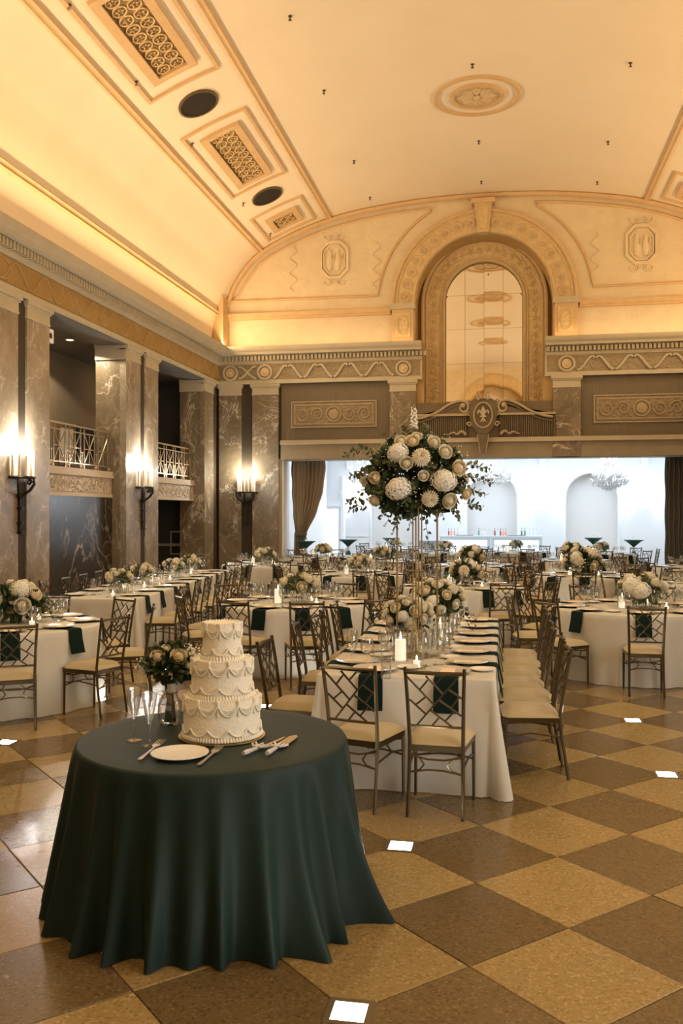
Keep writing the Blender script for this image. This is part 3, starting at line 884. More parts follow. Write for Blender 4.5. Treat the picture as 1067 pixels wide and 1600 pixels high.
def frieze_panel(x0, x1, label, n_, px0, px1):
    p = struct('wall_panel_%d' % n_, MB().box(x0, x1, YB + .06, YB + .3, 3.80, 5.45), m_panelfl, label)
    o = lambda q: [(px0 + q, 4.20 + q), (px1 - q, 4.20 + q), (px1 - q, 4.92 - q), (px0 + q, 4.92 - q)]
    MB().ring(o(0), o(.035), lambda a, b, d: (a, YB + .06 - d, b), -.01, .03).build('frame', m_relief, p)
    MB().ring(o(.09), o(.12), lambda a, b, d: (a, YB + .06 - d, b), -.01, .03).build('inner_frame', m_relief, p)
    MB().box(px0 + .05, px1 - .05, YB + .045, YB + .065, 4.25, 4.87).build('ground', m_backfr, p)
    cx, cz = (px0 + px1) / 2, 4.56
    MB().tube([(cx + .2 * cos(2 * PI * k / 24), YB + .03, cz + .2 * sin(2 * PI * k / 24)) for k in range(24)], .024, 6, True).build('wreath', m_relief, p)
    c = MB().lathe([(.15, 0), (.13, .03), (.001, .06)], 14).build('boss', m_relief, p); c.location = (cx, YB + .05, cz); c.rotation_euler = (PI / 2, 0, 0)
    hw = (px1 - px0) / 2 - .12
    for s in (-1, 1):
        for (f0, r0, dr) in ((.42, .19, 1), (.80, .19, -1)):
            sp = []
            for k in range(26):
                r = r0 * (1 - k / 30); a = dr * k * .42 + (PI if s > 0 else 0)
                sp.append((cx + s * hw * f0 + s * r * cos(a) * .9, YB + .03, cz + r * sin(a)))
            MB().tube(sp, [lerp(.022, .010, k / 25) for k in range(26)], 5).build('acanthus_scroll', m_relief, p)
            lf = MB()
            for k in range(7):
                a = k * .9
                c0 = (cx + s * hw * f0 + .2 * cos(a), cz + .21 * sin(a))
                lf.add([(c0[0] + .03 * cos(a + 1.6), YB + .045, c0[1] + .03 * sin(a + 1.6)), (c0[0] + .08 * cos(a + .4), YB + .03, c0[1] + .08 * sin(a + .4)), (c0[0] - .03 * cos(a + 1.6), YB + .045, c0[1] - .03 * sin(a + 1.6)), (c0[0] + .03 * cos(a), YB + .015, c0[1] + .03 * sin(a))], [(0, 1, 3), (1, 2, 3)])
            lf.build('acanthus_leaf', m_relief, p, kind='stuff')
    return p
frieze_panel(-6.0, -3.0, 'ribbed panel with gilded scrollwork over the opening beside the corner pier', 1, -5.72, -3.36)
frieze_panel(1.95, 5.0, 'ribbed panel with gilded scrollwork over the opening, beyond the shield pediment', 2, 2.28, 4.66)
hp = struct('wall_back_hanging_pier', MB().box(-3.0, -2.3, YB + .08, YB + .5, 3.34, 5.45), m_lintel, 'short marble pilaster hanging above the opening behind the tall flowers')
pilaster(m_marble, -3.0, -2.3, 3.34, 5.45, YB - .04, hp)
hp2 = struct('wall_back_hanging_pier', MB().box(1.25, 1.95, YB + .08, YB + .5, 3.34, 5.45), m_lintel, 'short marble pilaster hanging above the opening toward the chandelier')
pilaster(m_marble, 1.25, 1.95, 3.34, 5.45, YB - .04, hp2)
for x0, x1 in ((-2.4, -2.1), (1.0, 1.3)):
    MB().box(x0, x1, YB + .1, YB + .3, 3.8, 6.4).build('jamb_strip', m_soffit, wb)
rp = struct('wall_back_pier', MB().box(5.0, XR + .7, YB + .1, YB + .6, 0, 5.45), m_gap, 'marble pier beyond the dark curtain at the end of the opening')
pilaster(m_marble, 5.05, 5.75, 0, 5.45, YB, rp)
pilaster(m_marble, 6.05, 6.70, 0, 5.45, YB, rp)

# ================================================================== SIDE WALLS
BAY = 5.04
def side_wall(s):
    """s = -1: the left wall in view, s = +1: the plain right wall that closes the room"""
    F = XL if s < 0 else XR
    X = lambda d: F + s * d                               # d: depth behind the pilaster face
    ax = 'y' if s < 0 else 'z'
    yA = 12.80
    mb = MB()
    x0, x1 = sorted((X(.7), X(2.2)))
    ys0 = yA - 4 * BAY
    back = MB()
    xa, xb = sorted((X(2.0), X(2.1)))
    back.box(xa, xb, YF, YB + .6, 0, 5.6)
    xa2, xb2 = sorted((X(.0), X(2.1)))
    soff = MB().box(xa2, xb2, YF, YB + .6, 5.45, 5.6)
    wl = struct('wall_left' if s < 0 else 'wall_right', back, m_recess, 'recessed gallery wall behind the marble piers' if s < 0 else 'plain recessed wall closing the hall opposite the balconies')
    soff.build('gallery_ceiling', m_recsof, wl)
    n = 0
    for k in range(-3, 3):
        y = yA + BAY * k
        if y < YF: continue
        e = min(y + 1.79, YB + .1)
        x0, x1 = sorted((X(.06), X(.69)))
        if s < 0 and k >= 0:
            pier = struct('column', MB().box(x0, x1, y + .02, e - .02, 0, 5.45), m_marble, ['marble column pair with iron candle sconce nearest the camera', 'marble column pair between the two balconies', 'marble column pair in the corner beyond the second balcony'][k], 'column')
        else:
            pier = MB().box(x0, x1, y + .02, e - .02, 0, 5.45).build('column', m_marble, wl)
        pilaster(m_marble2 if k < 2 else m_marble, y, y + .76, 0, 5.45, F, pier, ax)
        if y + 1.04 < YB:
            xs = sorted((X(.03), X(.10)))
            MB().box(xs[0], xs[1], y + .76, y + 1.04, 0, 5.42).build('fluted_strip', m_gapy, pier)
        if k < 2: pilaster(m_marble2, y + 1.03, y + 1.79, 0, 5.45, F, pier, ax)
        if s < 0 and k >= 0:                               # capital on the reveal that faces the room's end
            MB().box(X(.69), X(0.02), y - .06, y + .03, 5.33, 5.45).build('reveal_capital', m_corn, pier)
            MB().box(X(.69), X(0.02), y - .03, y + .03, 5.10, 5.33).build('reveal_capital', m_corn, pier)
    # entablature
    pr = [(d * 1.0, z) for d, z in EPROF]
    t = struct('trim_%d' % (3 if s < 0 else 4), MB().sweep([((F, YF, 0), (-s, 0, 0), (0, 0, 1)), ((F, YB, 0), (-s, 0, 0), (0, 0, 1))], pr), m_corn, 'long dentil cornice and gold frieze above the balconies' if s < 0 else 'cornice closing the opposite side of the hall', 'cornice', 30)
    xs = sorted((F - s * .035, F - s * .055))
    MB().box(xs[0], xs[1], YF, YB - .05, 5.535, 5.935).build('frieze_ground', m_goldfr, t)
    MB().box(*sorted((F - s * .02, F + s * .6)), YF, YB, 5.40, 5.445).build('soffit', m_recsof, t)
    if s < 0:
        de = MB()
        for i in range(int((YB - 9.0) / .105)):
            y = 9.0 + .105 * i
            de.box(F + .09, F + .19, y, y + .062, 6.045, 6.165)
        de.build('dentil', m_corn, t, 0, 'stuff')
        for k in range(13):
            y = 12.0 + k * .93
            if k % 5 == 1:
                MB().tube([(F + .06, y + .3 * math.cos(2 * PI * j / 20), 5.735 + .18 * sin(2 * PI * j / 20)) for j in range(20)], .014, 5, True).build('frieze_circle', m_goldln, t)
            for q in (0, 1):
                MB().tube([(F + .06, y + (.46 * j / 10 if q == 0 else .92 - .46 * j / 10), 5.56 + .34 * (1 - cos(PI * j / 10)) / 2) for j in range(11)], .014, 5).build('frieze_wave', m_goldln, t)
    return wl, t
wl, trim3 = side_wall(-1)
wr, trim4 = side_wall(1)

# bays of the left wall: walls under the balconies and the gallery floor behind
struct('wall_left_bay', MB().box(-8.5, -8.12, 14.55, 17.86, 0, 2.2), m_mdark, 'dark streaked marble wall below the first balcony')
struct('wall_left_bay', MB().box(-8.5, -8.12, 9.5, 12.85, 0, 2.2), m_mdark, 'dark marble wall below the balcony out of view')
g = struct('floor_gallery', MB().box(-9.8, -8.16, YF, YB + .3, 2.55, 2.74), m_recess, 'gallery floor behind the balconies', 'floor')
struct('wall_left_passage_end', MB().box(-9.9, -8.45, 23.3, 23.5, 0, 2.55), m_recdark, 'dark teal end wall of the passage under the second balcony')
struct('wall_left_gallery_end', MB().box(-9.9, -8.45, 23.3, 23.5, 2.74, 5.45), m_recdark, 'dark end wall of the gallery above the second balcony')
pp_ = ony(272.5, 847, 23.3)
pf = thing('picture_frame', 'silver picture frame on dark end wall under the second balcony', 'picture', (pp_.x + .06, 23.3, pp_.z - .02))
o4 = lambda q: [(-.17 + q, -.32 + q), (.17 - q, -.32 + q), (.17 - q, .32 - q), (-.17 + q, .32 - q)]
MB().ring(o4(0), o4(.04), lambda a, b, d: (a, -d, b), 0, .04).build('frame', m_frame, pf)
MB().box(-.13, .13, -.02, -.0, -.28, .28).build('print', m_black, pf)
tag(MB().box(-9.9, -8.47, 23.26, 23.3, .98, 1.05).build('trim_5', m_frame), 'pale chair rail on the dark passage wall', 'trim', None, 'structure')
_l = bpy.data.lights.new('blue_uplight', 'POINT'); _l.energy = 2.5; _l.color = (.25, .3, 1.0); _l.shadow_soft_size = .05
_o = bpy.data.objects.new('blue_uplight', _l); COL.objects.link(_o); _o.location = (-7.98, 14.75, 1.75)
w2 = thing('picture_frame', 'pale framed print on gallery wall behind the first balcony', 'picture', onx(103, 697, -9.79))
MB().box(0, .03, -.35, .3, -.4, .42).build('print', m_paper, w2)
MB().ring([(-.4, -.45), (.35, -.45), (.35, .47), (-.4, .47)], [(-.35, -.4), (.3, -.4), (.3, .42), (-.35, .42)], lambda a, b, d: (d, a, b), 0, .05).build('frame', m_wood, w2)
w3 = thing('television', 'black flat screen on gallery wall behind the first balcony', 'screen', onx(137, 697, -9.79))
MB().box(0, .06, -.6, .5, -.35, .45).build('screen', m_black, w3)
MB().box(.06, .07, -.55, .45, -.3, .4).build('glass', M('screen_glass', (.02, .02, .025), .1), w3)
# gallery downlight and camera on the column
DLP = onz(109, 530, 5.44)
dl = thing('recessed_downlight', 'bright recessed downlight in the dark soffit above the first balcony', 'lamp', DLP)
MB().lathe([(.10, .0), (.10, -.015), (.075, -.02), (.07, .0)], 20).build('trim_ring', m_corn, dl)
MB().lathe([(.07, -.005), (.001, -.012)], 16).build('lens', m_lampw, dl)
l = bpy.data.lights.new('downlight_spot', 'SPOT'); l.energy = 160; l.spot_size = 2.6; l.color = (1, .85, .65)
o = bpy.data.objects.new('downlight_spot', l); COL.objects.link(o); o.location = (DLP.x, DLP.y, 5.38)
cc = thing('security_camera', 'white security camera with black lens high on the column edge', 'camera', (-7.86, 14.66, 4.98))
MB().box(-.05, .05, -.04, .10, -.12, .12).build('housing', m_wtrim, cc)
MB().lathe([(.055, 0), (.055, .05), (.04, .06), (.001, .065)], 14).build('lens', m_black, cc).rotation_euler = (0, PI / 2, 0)

def balcony(y0, y1, label):
    t = thing('balcony', label, 'balcony', (-8.12, y0, 2.2))
    L = y1 - y0
    MB().box(-.05, .0, 0, L, 0, .50).build('front', m_slab, t)
    MB().box(-.3, .02, 0, L, 0, .06).build('lower_moulding', m_slab, t)
    MB().box(-.3, .05, 0, L, .40, .46).build('upper_moulding', m_slab, t)
    MB().box(-.3, .03, 0, L, .46, .54).build('coping', m_slab, t)
    MB().box(0, .015, .05, L - .05, .09, .37).build('relief_band', m_slabo, t)
    for k in range(int(L / .3)):
        y = .15 + .3 * k
        mb = MB()
        mb.tube([(.02, y + .1 * cos(j * .55) * (1 - j / 20), .23 + .1 * sin(j * .55) * (1 - j / 20)) for j in range(16)], .014, 4)
        mb.build('key_scroll', m_slab, t)
    for z, w_ in ((1.36, .035), (1.24, .02), (.64, .02)):
        MB().box(-.04 - w_ / 2, -.04 + w_ / 2, 0, L, z - w_ / 2, z + w_ / 2).build('rail', m_rail, t)
    y = 0.05
    i = 0
    while y < L - .04:
        for q in ((0, .16) if y + .16 < L else (0,)):
            MB().box(-.05, -.03, y + q - .01, y + q + .01, .54, 1.36).build('baluster', m_rail, t)
        o = MB().lathe([(.05, 0), (.03, .02), (.001, .03)], 8).build('baluster_boss', m_rail, t); o.location = (-.04, y + .08, .59); o.rotation_euler = (0, PI / 2, 0)
        MB().bar((-.04, y + .08, .64), (-.04, y + .08, .88), .014, .014).build('spindle', m_rail, t)
        MB().bar((-.04, y + .03, .86), (-.04, y + .13, .86), .014, .014).build('spindle', m_rail, t)
        a, b = y + .16, min(y + .62, L)
        if b - a > .3:
            c = ((a + b) / 2, .94)
            for p, q in (((a, .64), (b, 1.24)), ((a, 1.24), (b, .64)), ((c[0], .64), (c[0], 1.24)), ((a, .94), (b, .94))):
                MB().bar((-.04, p[0], p[1]), (-.04, q[0], q[1]), .014, .014).build('star_bar', m_rail, t)
            o = MB().lathe([(.045, 0), (.03, .02), (.001, .03)], 8).build('star_boss', m_rail, t); o.location = (-.035, c[0], c[1]); o.rotation_euler = (0, PI / 2, 0)
        y += .62
        i += 1
balcony(14.58, 17.84, 'pale stone balcony with brass star railing, between the first columns')
balcony(19.62, 22.96, 'pale stone balcony with brass star railing, nearer the room corner')

# wall behind the camera, closing the hall (it shows in the mirror)
wf = tymp_poly(YF, -1, 'wall_front', 'lunette wall behind the camera, seen in the mirror')
MB().box(XL - .7, XR + .7, YF - .1, YF, 0, 6.4).build('lower_wall', m_recess, wf)
MB().ring(U(2.36, ZA, 6.4), U(1.8, ZA, 6.4), lambda a, b, d: (a, d, b), YF - .05, YF + .1, closed=False).build('archivolt', m_orn, wf)
MB().ring(U(1.8, ZA, 6.4), U(1.7, ZA, 6.4), lambda a, b, d: (a, d, b), YF - .9, YF + .1, closed=False).build('reveal', m_soffit, wf)
MB().ring(U(1.6, ZM, 6.4), U(1.06, ZM, 6.4), lambda a, b, d: (a, d, b), YF - .9, YF - .75, closed=False).build('inner_archivolt', m_orn, wf)
MB().box(XC - 2, XC + 2, YF - 1, YF - .92, 6.3, 9.6).build('recess_back', m_vault, wf)

# iron sconces with candles
def sconce(loc, rz, label, power):
    t = thing('wall_sconce', label, 'wall lamp', loc, rz)      # local +x points away from the wall
    rim = [(.0 + .27 * cos(a) * .9, .30 * sin(a), 0) for a in [-PI / 2 + PI * k / 14 for k in range(15)]]
    MB().tube(rim, .022, 6).build('rim', m_iron, t)
    mb = MB(); mb.lathe([(.30, -.0), (.30, .02), (.001, .02)], 14, a0=-PI / 2, a1=PI / 2, sx=.9); mb.build('tray', m_iron, t)
    MB().lathe([(.001, -.36), (.05, -.33), (.06, -.28), (.03, -.25), (.001, -.25)], 10, (.03, 0, 0)).build('knop', m_iron, t)
    for s in (-1, 0, 1):
        a = s * 1.05
        pts = [(q * cos(a) * .9 + .01, q * sin(a), z) for q, z in ((.29, -.02), (.30, -.10), (.22, -.20), (.10, -.27), (.03, -.33))]
        MB().tube(pts, .02, 6).build('bracket', m_iron, t)
        MB().tube([((.2 + .05 * cos(k * .8) * (1 - k / 12)) * cos(a), (.2 + .05 * cos(k * .8) * (1 - k / 12)) * sin(a), -.08 + .05 * sin(k * .8) * (1 - k / 12)) for k in range(10)], .013, 5).build('scroll', m_iron, t)
    mb = MB().box(.0, .05, -.03, .03, -.92, -.28); mb.build('stem', m_iron, t)
    MB().tube([(.075, 0, -.3), (.075, 0, -.9)], .012, 6).build('rod', m_iron, t)
    for z in (-.5, -.74, -.9): MB().box(.0, .09, -.05, .05, z - .018, z + .018).build('clasp', m_iron, t)
    for k in range(7):
        a = -PI / 2 + .18 + (PI - .36) * k / 6
        x, y = .24 * cos(a) * .9 + .005, .25 * sin(a)
        c = MB().lathe([(.024, .02), (.024, .36 + .02 * (k % 2)), (.001, .37 + .02 * (k % 2))], 8, (x, y, 0)).build('candle', m_candle, t)
        b = MB().lathe([(.008, 0), (.022, .03), (.016, .06), (.001, .10)], 8, (x, y, .37 + .02 * (k % 2))).build('flame_bulb', m_bulb, c)
    l = bpy.data.lights.new('sconce_glow', 'POINT'); l.energy = power; l.color = (1.0, .95, .88); l.shadow_soft_size = .10
    o = bpy.data.objects.new('sconce_glow', l); COL.objects.link(o); o.parent = t; o.location = (.22, 0, .56)
sconce((XL + .0, 13.57, 2.45), 0, 'iron wall sconce with tall candles on the nearest marble columns', 95)
sconce((XL + .0, 18.64, 2.43), 0, 'iron wall sconce with tall candles between the two balconies', 95)
sconce((-6.965, YB + .0, 2.44), -PI / 2, 'iron wall sconce with tall candles beside the curtained opening', 90)

# ================================================================== FLOOR
H = 0.4285
FX0, FY0 = -0.57, 3.335
def to_px(x, y, z):
    p = Vector((x, y, z)) - C0
    c, s = cos(YAW), sin(YAW)
    a, d = p.x * c + p.y * s, -p.x * s + p.y * c
    if d < .2: return None
    return 533.5 + FPX * a / d, HY - FPX * p.z / d, d
floor = struct('floor', MB().box(XL - 2.2, XR + 2.2, YF - .1, YB + .5, -.25, -.012), m_grout, 'polished terrazzo floor of tan and brown squares set on the diagonal', 'floor', 0)
tile_mb = MB()
e = H - .0035
tile_mb.prism([(e, 0), (0, e), (-e, 0), (0, -e)], lambda a, b, d: (a, b, d), -.011, -.0015)
t0 = tile_mb
tp = [(e, 0), (0, e), (-e, 0), (0, -e)]
q = (e - .004) / e
tile_me = {}
for nm, mt in (('tan', m_tan), ('brown', m_brn)):
    mb = MB()
    mb.add([(a, b, -.012) for a, b in tp] + [(a, b, -.0025) for a, b in tp] + [(a * q, b * q, 0) for a, b in tp],
           [(0, 1, 5, 4), (1, 2, 6, 5), (2, 3, 7, 6), (3, 0, 4, 7), (4, 5, 9, 8), (5, 6, 10, 9), (6, 7, 11, 10), (7, 4, 8, 11), (8, 9, 10, 11)])
    tile_me[nm] = mb.mesh('tile_' + nm, mt, 0)
far = {'tan': MB(), 'brown': MB()}
n_t = 0
for a in range(-26, 24):
    for b in range(-22, 70):
        if (a + b) % 2 == 0: continue
        x, y = FX0 + H * a, FY0 + H * b
        if x < -9.3 or x > 8.2 or y < YF - .3 or y > WB + .3: continue
        if y > YB - .1 and (x < -6.6 or x > 5.9): continue
        nm = 'tan' if b % 2 else 'brown'
        p = to_px(x, y, 0)
        if p and -60 < p[0] < 1127 and p[1] < 1720 and p[2] < 15.2 and n_t < 298:
            inst('tile', tile_me[nm], floor, (x, y, 0)); n_t += 1
        else:
            far[nm].add([(x + i, y + j, 0) for i, j in tp], [(0, 1, 2, 3)])
for nm, mt in (('tan', m_tan), ('brown', m_brn)):
    far[nm].build('far_tile_field', mt, floor, 0, 'stuff')
tag(MB().box(-6.7, 6.2, YB + .5, WB + .1, -.25, -.012).build('floor_bar_room', m_grout, None, 0), 'grout bed under the bar room floor tiles', 'floor', None, 'structure')

# ------------------------------------------------------------------ tables list (round, 1.83 m)
RT = 0.915
TZ = 0.77
CAKE = (-1.41, 4.27)
ROUNDS = [  # key, x, y, phrase, seats, angle of the first seat, detail
    ('T2', -4.88, 8.28, 'round table against the near marble columns', 9, -57, 2),
    ('T4', -2.53, 10.84, 'round table behind the cake', 10, -97, 2),
    ('T7', 1.49, 11.0, 'round table nearest the open floor', 9, -92, 2),
    ('T8', -0.62, 13.71, 'round table behind the long table', 10, -100, 1),
    ('T14', 2.95, 14.35, 'round table with the lantern', 9, -110, 1),
    ('T6', -2.66, 16.19, 'second round table behind the cake', 10, -75, 1),
    ('T10', 1.42, 16.55, 'round table behind the open-floor one', 10, -95, 1),
    ('T5', -5.05, 18.8, 'round table before the corner sconce', 9, -100, 1),
    ('T9', -0.62, 19.09, 'round table below the pediment drop', 10, -85, 1),
    ('T15', -4.45, 22.2, 'round table before the tied curtain', 8, -90, 0),
    ('T12', -2.75, 20.5, 'white round table left of the bars', 8, -80, 0),
    ('T11', 1.56, 21.6, 'round table before the white niche', 8, -95, 0),
    ('T16', 3.9, 19.3, 'round table before the dark curtain', 8, -95, 0),
    ('W1', -1.6, 25.3, 'bar room table left of the bars', 8, -90, 0),
    ('W2', 0.35, 26.2, 'bar room table facing the bars', 8, -80, 0),
    ('W3', 2.6, 25.2, 'bar room table under the crystal chandelier', 8, -90, 0),
    ('W4', -3.3, 27.6, 'bar room table below the wall lamp', 8, -85, 0),
]
HT = dict(x0=-1.26, x1=-0.06, y0=6.05, y1=9.62)           # the near long table
T3C, T3A, T3L = (-5.52, 13.85), math.radians(6.0), 6.0    # the long table along the wall

# lights let into the floor
fl_proto = None
FLN = {}
def in_table(x, y, m_=0.0):
    return any((x - t[1]) ** 2 + (y - t[2]) ** 2 < (RT + m_) ** 2 for t in ROUNDS)
special = {(-0.57, 3.335): 'lit square floor light nearest the camera, before the green tablecloth', (-0.57, 5.049): 'lit square floor light before the two front gold chairs',
           (1.144, 6.763): 'lit square floor light out on the open floor', (1.144, 8.477): 'lit square floor light before the open-floor round table',
           (-3.998, 6.763): 'lit square floor light beside the near wall table', (-2.284, 5.049): 'lit square floor light peeking out from behind the green tablecloth'}
for i in range(-2, 4):
    for j in range(0, 12):
        x, y = FX0 + 1.714 * i, FY0 + 1.714 * j
        if (x - CAKE[0]) ** 2 + (y - CAKE[1]) ** 2 < .8 ** 2 or x > 6 or y > 22.5: continue
        p = to_px(x, y, 0)
        if p is None or p[0] < -60 or p[0] > 1130: continue
        if abs(x - 1.144) < .05 and abs(y - 10.191) < .05: continue
        lab = next((v for k, v in special.items() if abs(k[0] - x) < .05 and abs(k[1] - y) < .05), None)
        hidden = in_table(x, y, .05) or (HT['x0'] < x < HT['x1'] and HT['y0'] < y < HT['y1'])
        if fl_proto is None:
            fl_proto = empty('floor_light', (x, y, 0)); o = fl_proto
            MB().ring([(-.088, -.088), (.088, -.088), (.088, .088), (-.088, .088)], [(-.063, -.063), (.063, -.063), (.063, .063), (-.063, .063)], lambda a, b, d: (a, b, d), -.004, .004).build('frame', m_brass, o, 0)
            MB().box(-.063, .063, -.063, .063, -.004, .003).build('lens', m_lens, o, 0)
        else:
            o = copy_tree(fl_proto); o.location = (x, y, 0)
        if lab: tag(o, lab, 'floor light', 'lit floor lights on open floor')
        else:
            near = min(ROUNDS, key=lambda q: (q[1] - x) ** 2 + (q[2] - y) ** 2)
            key = (near[0], hidden)
            FLN[key] = FLN.get(key, 0) + 1
            if hidden and HT['x0'] < x < HT['x1'] and y < HT['y1'] and not in_table(x, y): tag(o, 'floor light glowing under the middle long table, %s from its open end' % ORD[int((y - HT['y0']) // 1.714)], 'floor light', 'floor lights under tables')
            elif hidden: tag(o, 'floor light glowing under the %s, %s one' % (near[3], ORD[FLN[key] - 1]), 'floor light', 'floor lights under tables')
            else: tag(o, 'small floor light near the %s, %s from front' % (near[3], ORD[FLN[key] - 1]), 'floor light', 'floor lights among the tables')

# ================================================================== BAR ROOM
xl, xr = -6.45, 5.8
ARCHES = [(-3.9, .9), (-.42, .9), (3.06, .9)]
mb = MB()
xs = sorted(set([xl, xr] + [round(lerp(xl, xr, k / 60), 3) for k in range(61)] + [round(c + s * r, 3) for c, r in ARCHES for s in (-1, 1)]))
def arch_top(x):
    for c, r in ARCHES:
        if abs(x - c) < r: return 2.42 + sqrt(max(0, r * r - (x - c) ** 2))
    return None
for a, b in zip(xs, xs[1:]):
    m_ = (a + b) / 2
    inside = any(abs(m_ - c) < r for c, r in ARCHES)
    def g(x):
        for c, r in ARCHES:
            if abs(m_ - c) < r: return 2.42 + sqrt(max(0, r * r - (x - c) ** 2))
        return 0
    za, zb_ = (g(a), g(b)) if inside else (0, 0)
    mb.add([(a, WB, za), (b, WB, zb_), (b, WB, 4.7), (a, WB, 4.7)], [(0, 1, 2, 3)])
wbar = struct('wall_bar_room_back', mb, m_white, 'white back wall of the bar room with arched niches', 'wall')
for c, r in ARCHES:
    path = [(-r, 0)] + arcpts(0, 2.42, r, PI, 0, 24) + [(r, 0)]
    mb = MB(); mb.add([(c + a, WB, b) for a, b in path] + [(c + a, WB + .45, b) for a, b in path], [(i, i + 1, len(path) + i + 1, len(path) + i) for i in range(len(path) - 1)])
    mb.add([(c + a, WB + .45, b) for a, b in path], [tuple(range(len(path)))])
    mb.build('niche', m_niche, wbar)
    MB().tube([(c + a * 1.03, WB - .01, b) for a, b in path], .05, 6).build('niche_moulding', m_wtrim, wbar)
for x in (1.35, 4.85, -2.15, -5.6):
    b_ = MB().prism([(0, 4.1), (-.45, 4.1), (-.42, 3.95), (-.2, 3.9), (-.12, 3.6), (0, 3.5)], lambda a, b, d: (x + d, WB + a, b), -.12, .12).build('bracket', m_wtrim, wbar)
MB().box(xl, xr, WB - .3, WB, 4.05, 4.2).build('cornice', m_wtrim, wbar)
MB().box(xl, -4.95, WB - .03, WB, 1.0, 1.06).build('chair_rail', m_wtrim, wbar)
for s, x in ((-1, xl), (1, xr)):
    struct('wall_bar_room_side', MB().box(*sorted((x, x + s * .2)), YB + .6, WB + .5, 0, 4.7), m_white, 'white side wall of the bar room by the glazed door' if s < 0 else 'white side wall of the bar room behind the dark curtain')
struct('ceiling_bar_room', MB().box(xl - .2, xr + .2, YB + .6, WB + .5, 4.7, 4.74), m_white, 'white ceiling of the bar room', 'ceiling')
struct('wall_bar_room_front', MB().box(-6.65, -5.98, YB + .6, YB + .7, 0, 4.7).box(5.0, 6.0, YB + .6, YB + .7, 0, 4.7).box(-6, 5, YB + .6, YB + .7, 3.36, 4.7), m_white, 'white inner face of the wall around the opening')
MB().box(-5.99, -5.93, YB + .05, YB + .7, 0, 3.34).build('jamb', m_white, lin)
MB().box(-5.98, 5.0, YB + .3, YB + .7, 3.325, 3.342).build('soffit', m_white, lin)
# glazed door with daylight behind it
dr = tag(empty('door_1', (-6.0, WB - .06, 0)), 'white glazed door with square panes behind the tied curtain', 'door', None, 'structure')
x0, x1 = -1.1, .02
MB().ring([(x0, 0), (x1, 0), (x1, 2.12), (x0, 2.12)], [(x0 + .07, .1), (x1 - .07, .1), (x1 - .07, 2.03), (x0 + .07, 2.03)], lambda a, b, d: (a, d, b), -.04, .05).build('door_frame', m_wtrim, dr)
for i in range(3):
    for j in range(5):
        a, b = lerp(x0 + .07, x1 - .07, i / 3) + .012, lerp(x0 + .07, x1 - .07, (i + 1) / 3) - .012
        c, d = lerp(.1, 2.03, j / 5) + .012, lerp(.1, 2.03, (j + 1) / 5) - .012
        MB().box(a, b, -.005, .015, c, d).build('pane', m_pane, dr, 0)
MB().box(x0 + .07, x1 - .07, .016, .03, .1, 2.03).build('muntin', m_wtrim, dr)
MB().box(x0 - .1, x1 + .1, -.10, .06, 2.12, 2.3).build('lintel', m_wtrim, dr)
col = struct('column', MB().lathe([(.13, 0), (.13, .15), (.10, .2), (.095, 2.45), (.12, 2.5), (.13, 2.65), (.09, 2.7), (.085, 3.2), (.11, 3.25)], 14, (-5.86, WB - .12, 0)), m_wtrim, 'slender white engaged column beside the glazed door', 'column')
# wall lamps
for x, q in ((-5.2, 'beside the glazed door'), (1.31, 'between the two niches'), (4.8, 'nearest the dark curtain'), (-2.16, 'behind the tall flowers')):
    t = thing('wall_lamp', 'white half-bowl wall lamp glowing ' + q, 'lamp', (x, WB, 2.15))
    mb = MB(); mb.lathe([(.02, -.10), (.12, -.06), (.17, .04), (.16, .04), (.11, -.05), (.001, -.06)], 14, a0=PI, a1=2 * PI, sy=.8); mb.build('bowl', m_bowl, t)
    mb = MB(); mb.lathe([(.001, .02), (.06, .03), (.07, .08), (.001, .13)], 12, (0, -.07, 0)); mb.build('bulb', m_lampw, t)
    l = bpy.data.lights.new('wall_lamp_glow', 'POINT'); l.energy = 40; l.color = (.95, .97, 1); l.shadow_soft_size = .06
    o = bpy.data.objects.new('wall_lamp_glow', l); COL.objects.link(o); o.parent = t; o.location = (0, -.12, .22)
# bars
def bar_counter(x0, x1, label):
    t = thing('bar_counter', label, 'bar', (x0, 31.4, 0))
    L = x1 - x0
    MB().box(0, L, .02, .6, 0, 1.04).build('body', m_barw, t)
    MB().box(-.02, L + .02, -.03, .64, 1.04, 1.10).build('counter_top', m_barw, t)
    MB().ring([(0, .02), (L, .02), (L, 1.04), (0, 1.04)], [(.09, .10), (L - .09, .10), (L - .09, .96), (.09, .96)], lambda a, b, d: (a, d, b), -.02, .02).build('front_frame', m_barf, t)
    for z0, z1 in ((.11, .52), (.54, .95)):
        MB().box(.1, L - .1, .0, .019, z0, z1).build('front_panel', m_barp, t)
    return t
bar_counter(-2.18, -.46, 'white lit bar counter behind the tall gold stand')
bar_counter(-.42, 1.28, 'white lit bar counter below the niche edge, second of two')
def bottle(h=.3, r=.036):
    return MB().lathe([(r, 0), (r, h * .6), (r * .75, h * .68), (r * .33, h * .74), (r * .33, h * .95), (r * .4, h * .96), (r * .4, h), (.001, h)], 10)
bm = {k: bottle(h).mesh('bottle', mt) for k, (h, mt) in dict(red=(.29, m_red), pink=(.27, m_pink), green=(.31, m_bgreen), clear=(.26, m_bclear)).items()}
cap_me = MB().lathe([(.013, 0), (.013, .03), (.001, .031)], 8).mesh('bottle_cap', m_black)
BOT = [(701, 'red'), (705, 'pink'), (710, 'pink'), (715, 'clear'), (748, 'green'), (752, 'clear'), (757, 'clear'), (773, 'red'), (778, 'clear'), (782, 'red'), (786, 'pink'), (790, 'pink'), (815, 'green'), (820, 'green'), (827, 'clear'), (833, 'clear'), (838, 'clear')]
cnt = {}
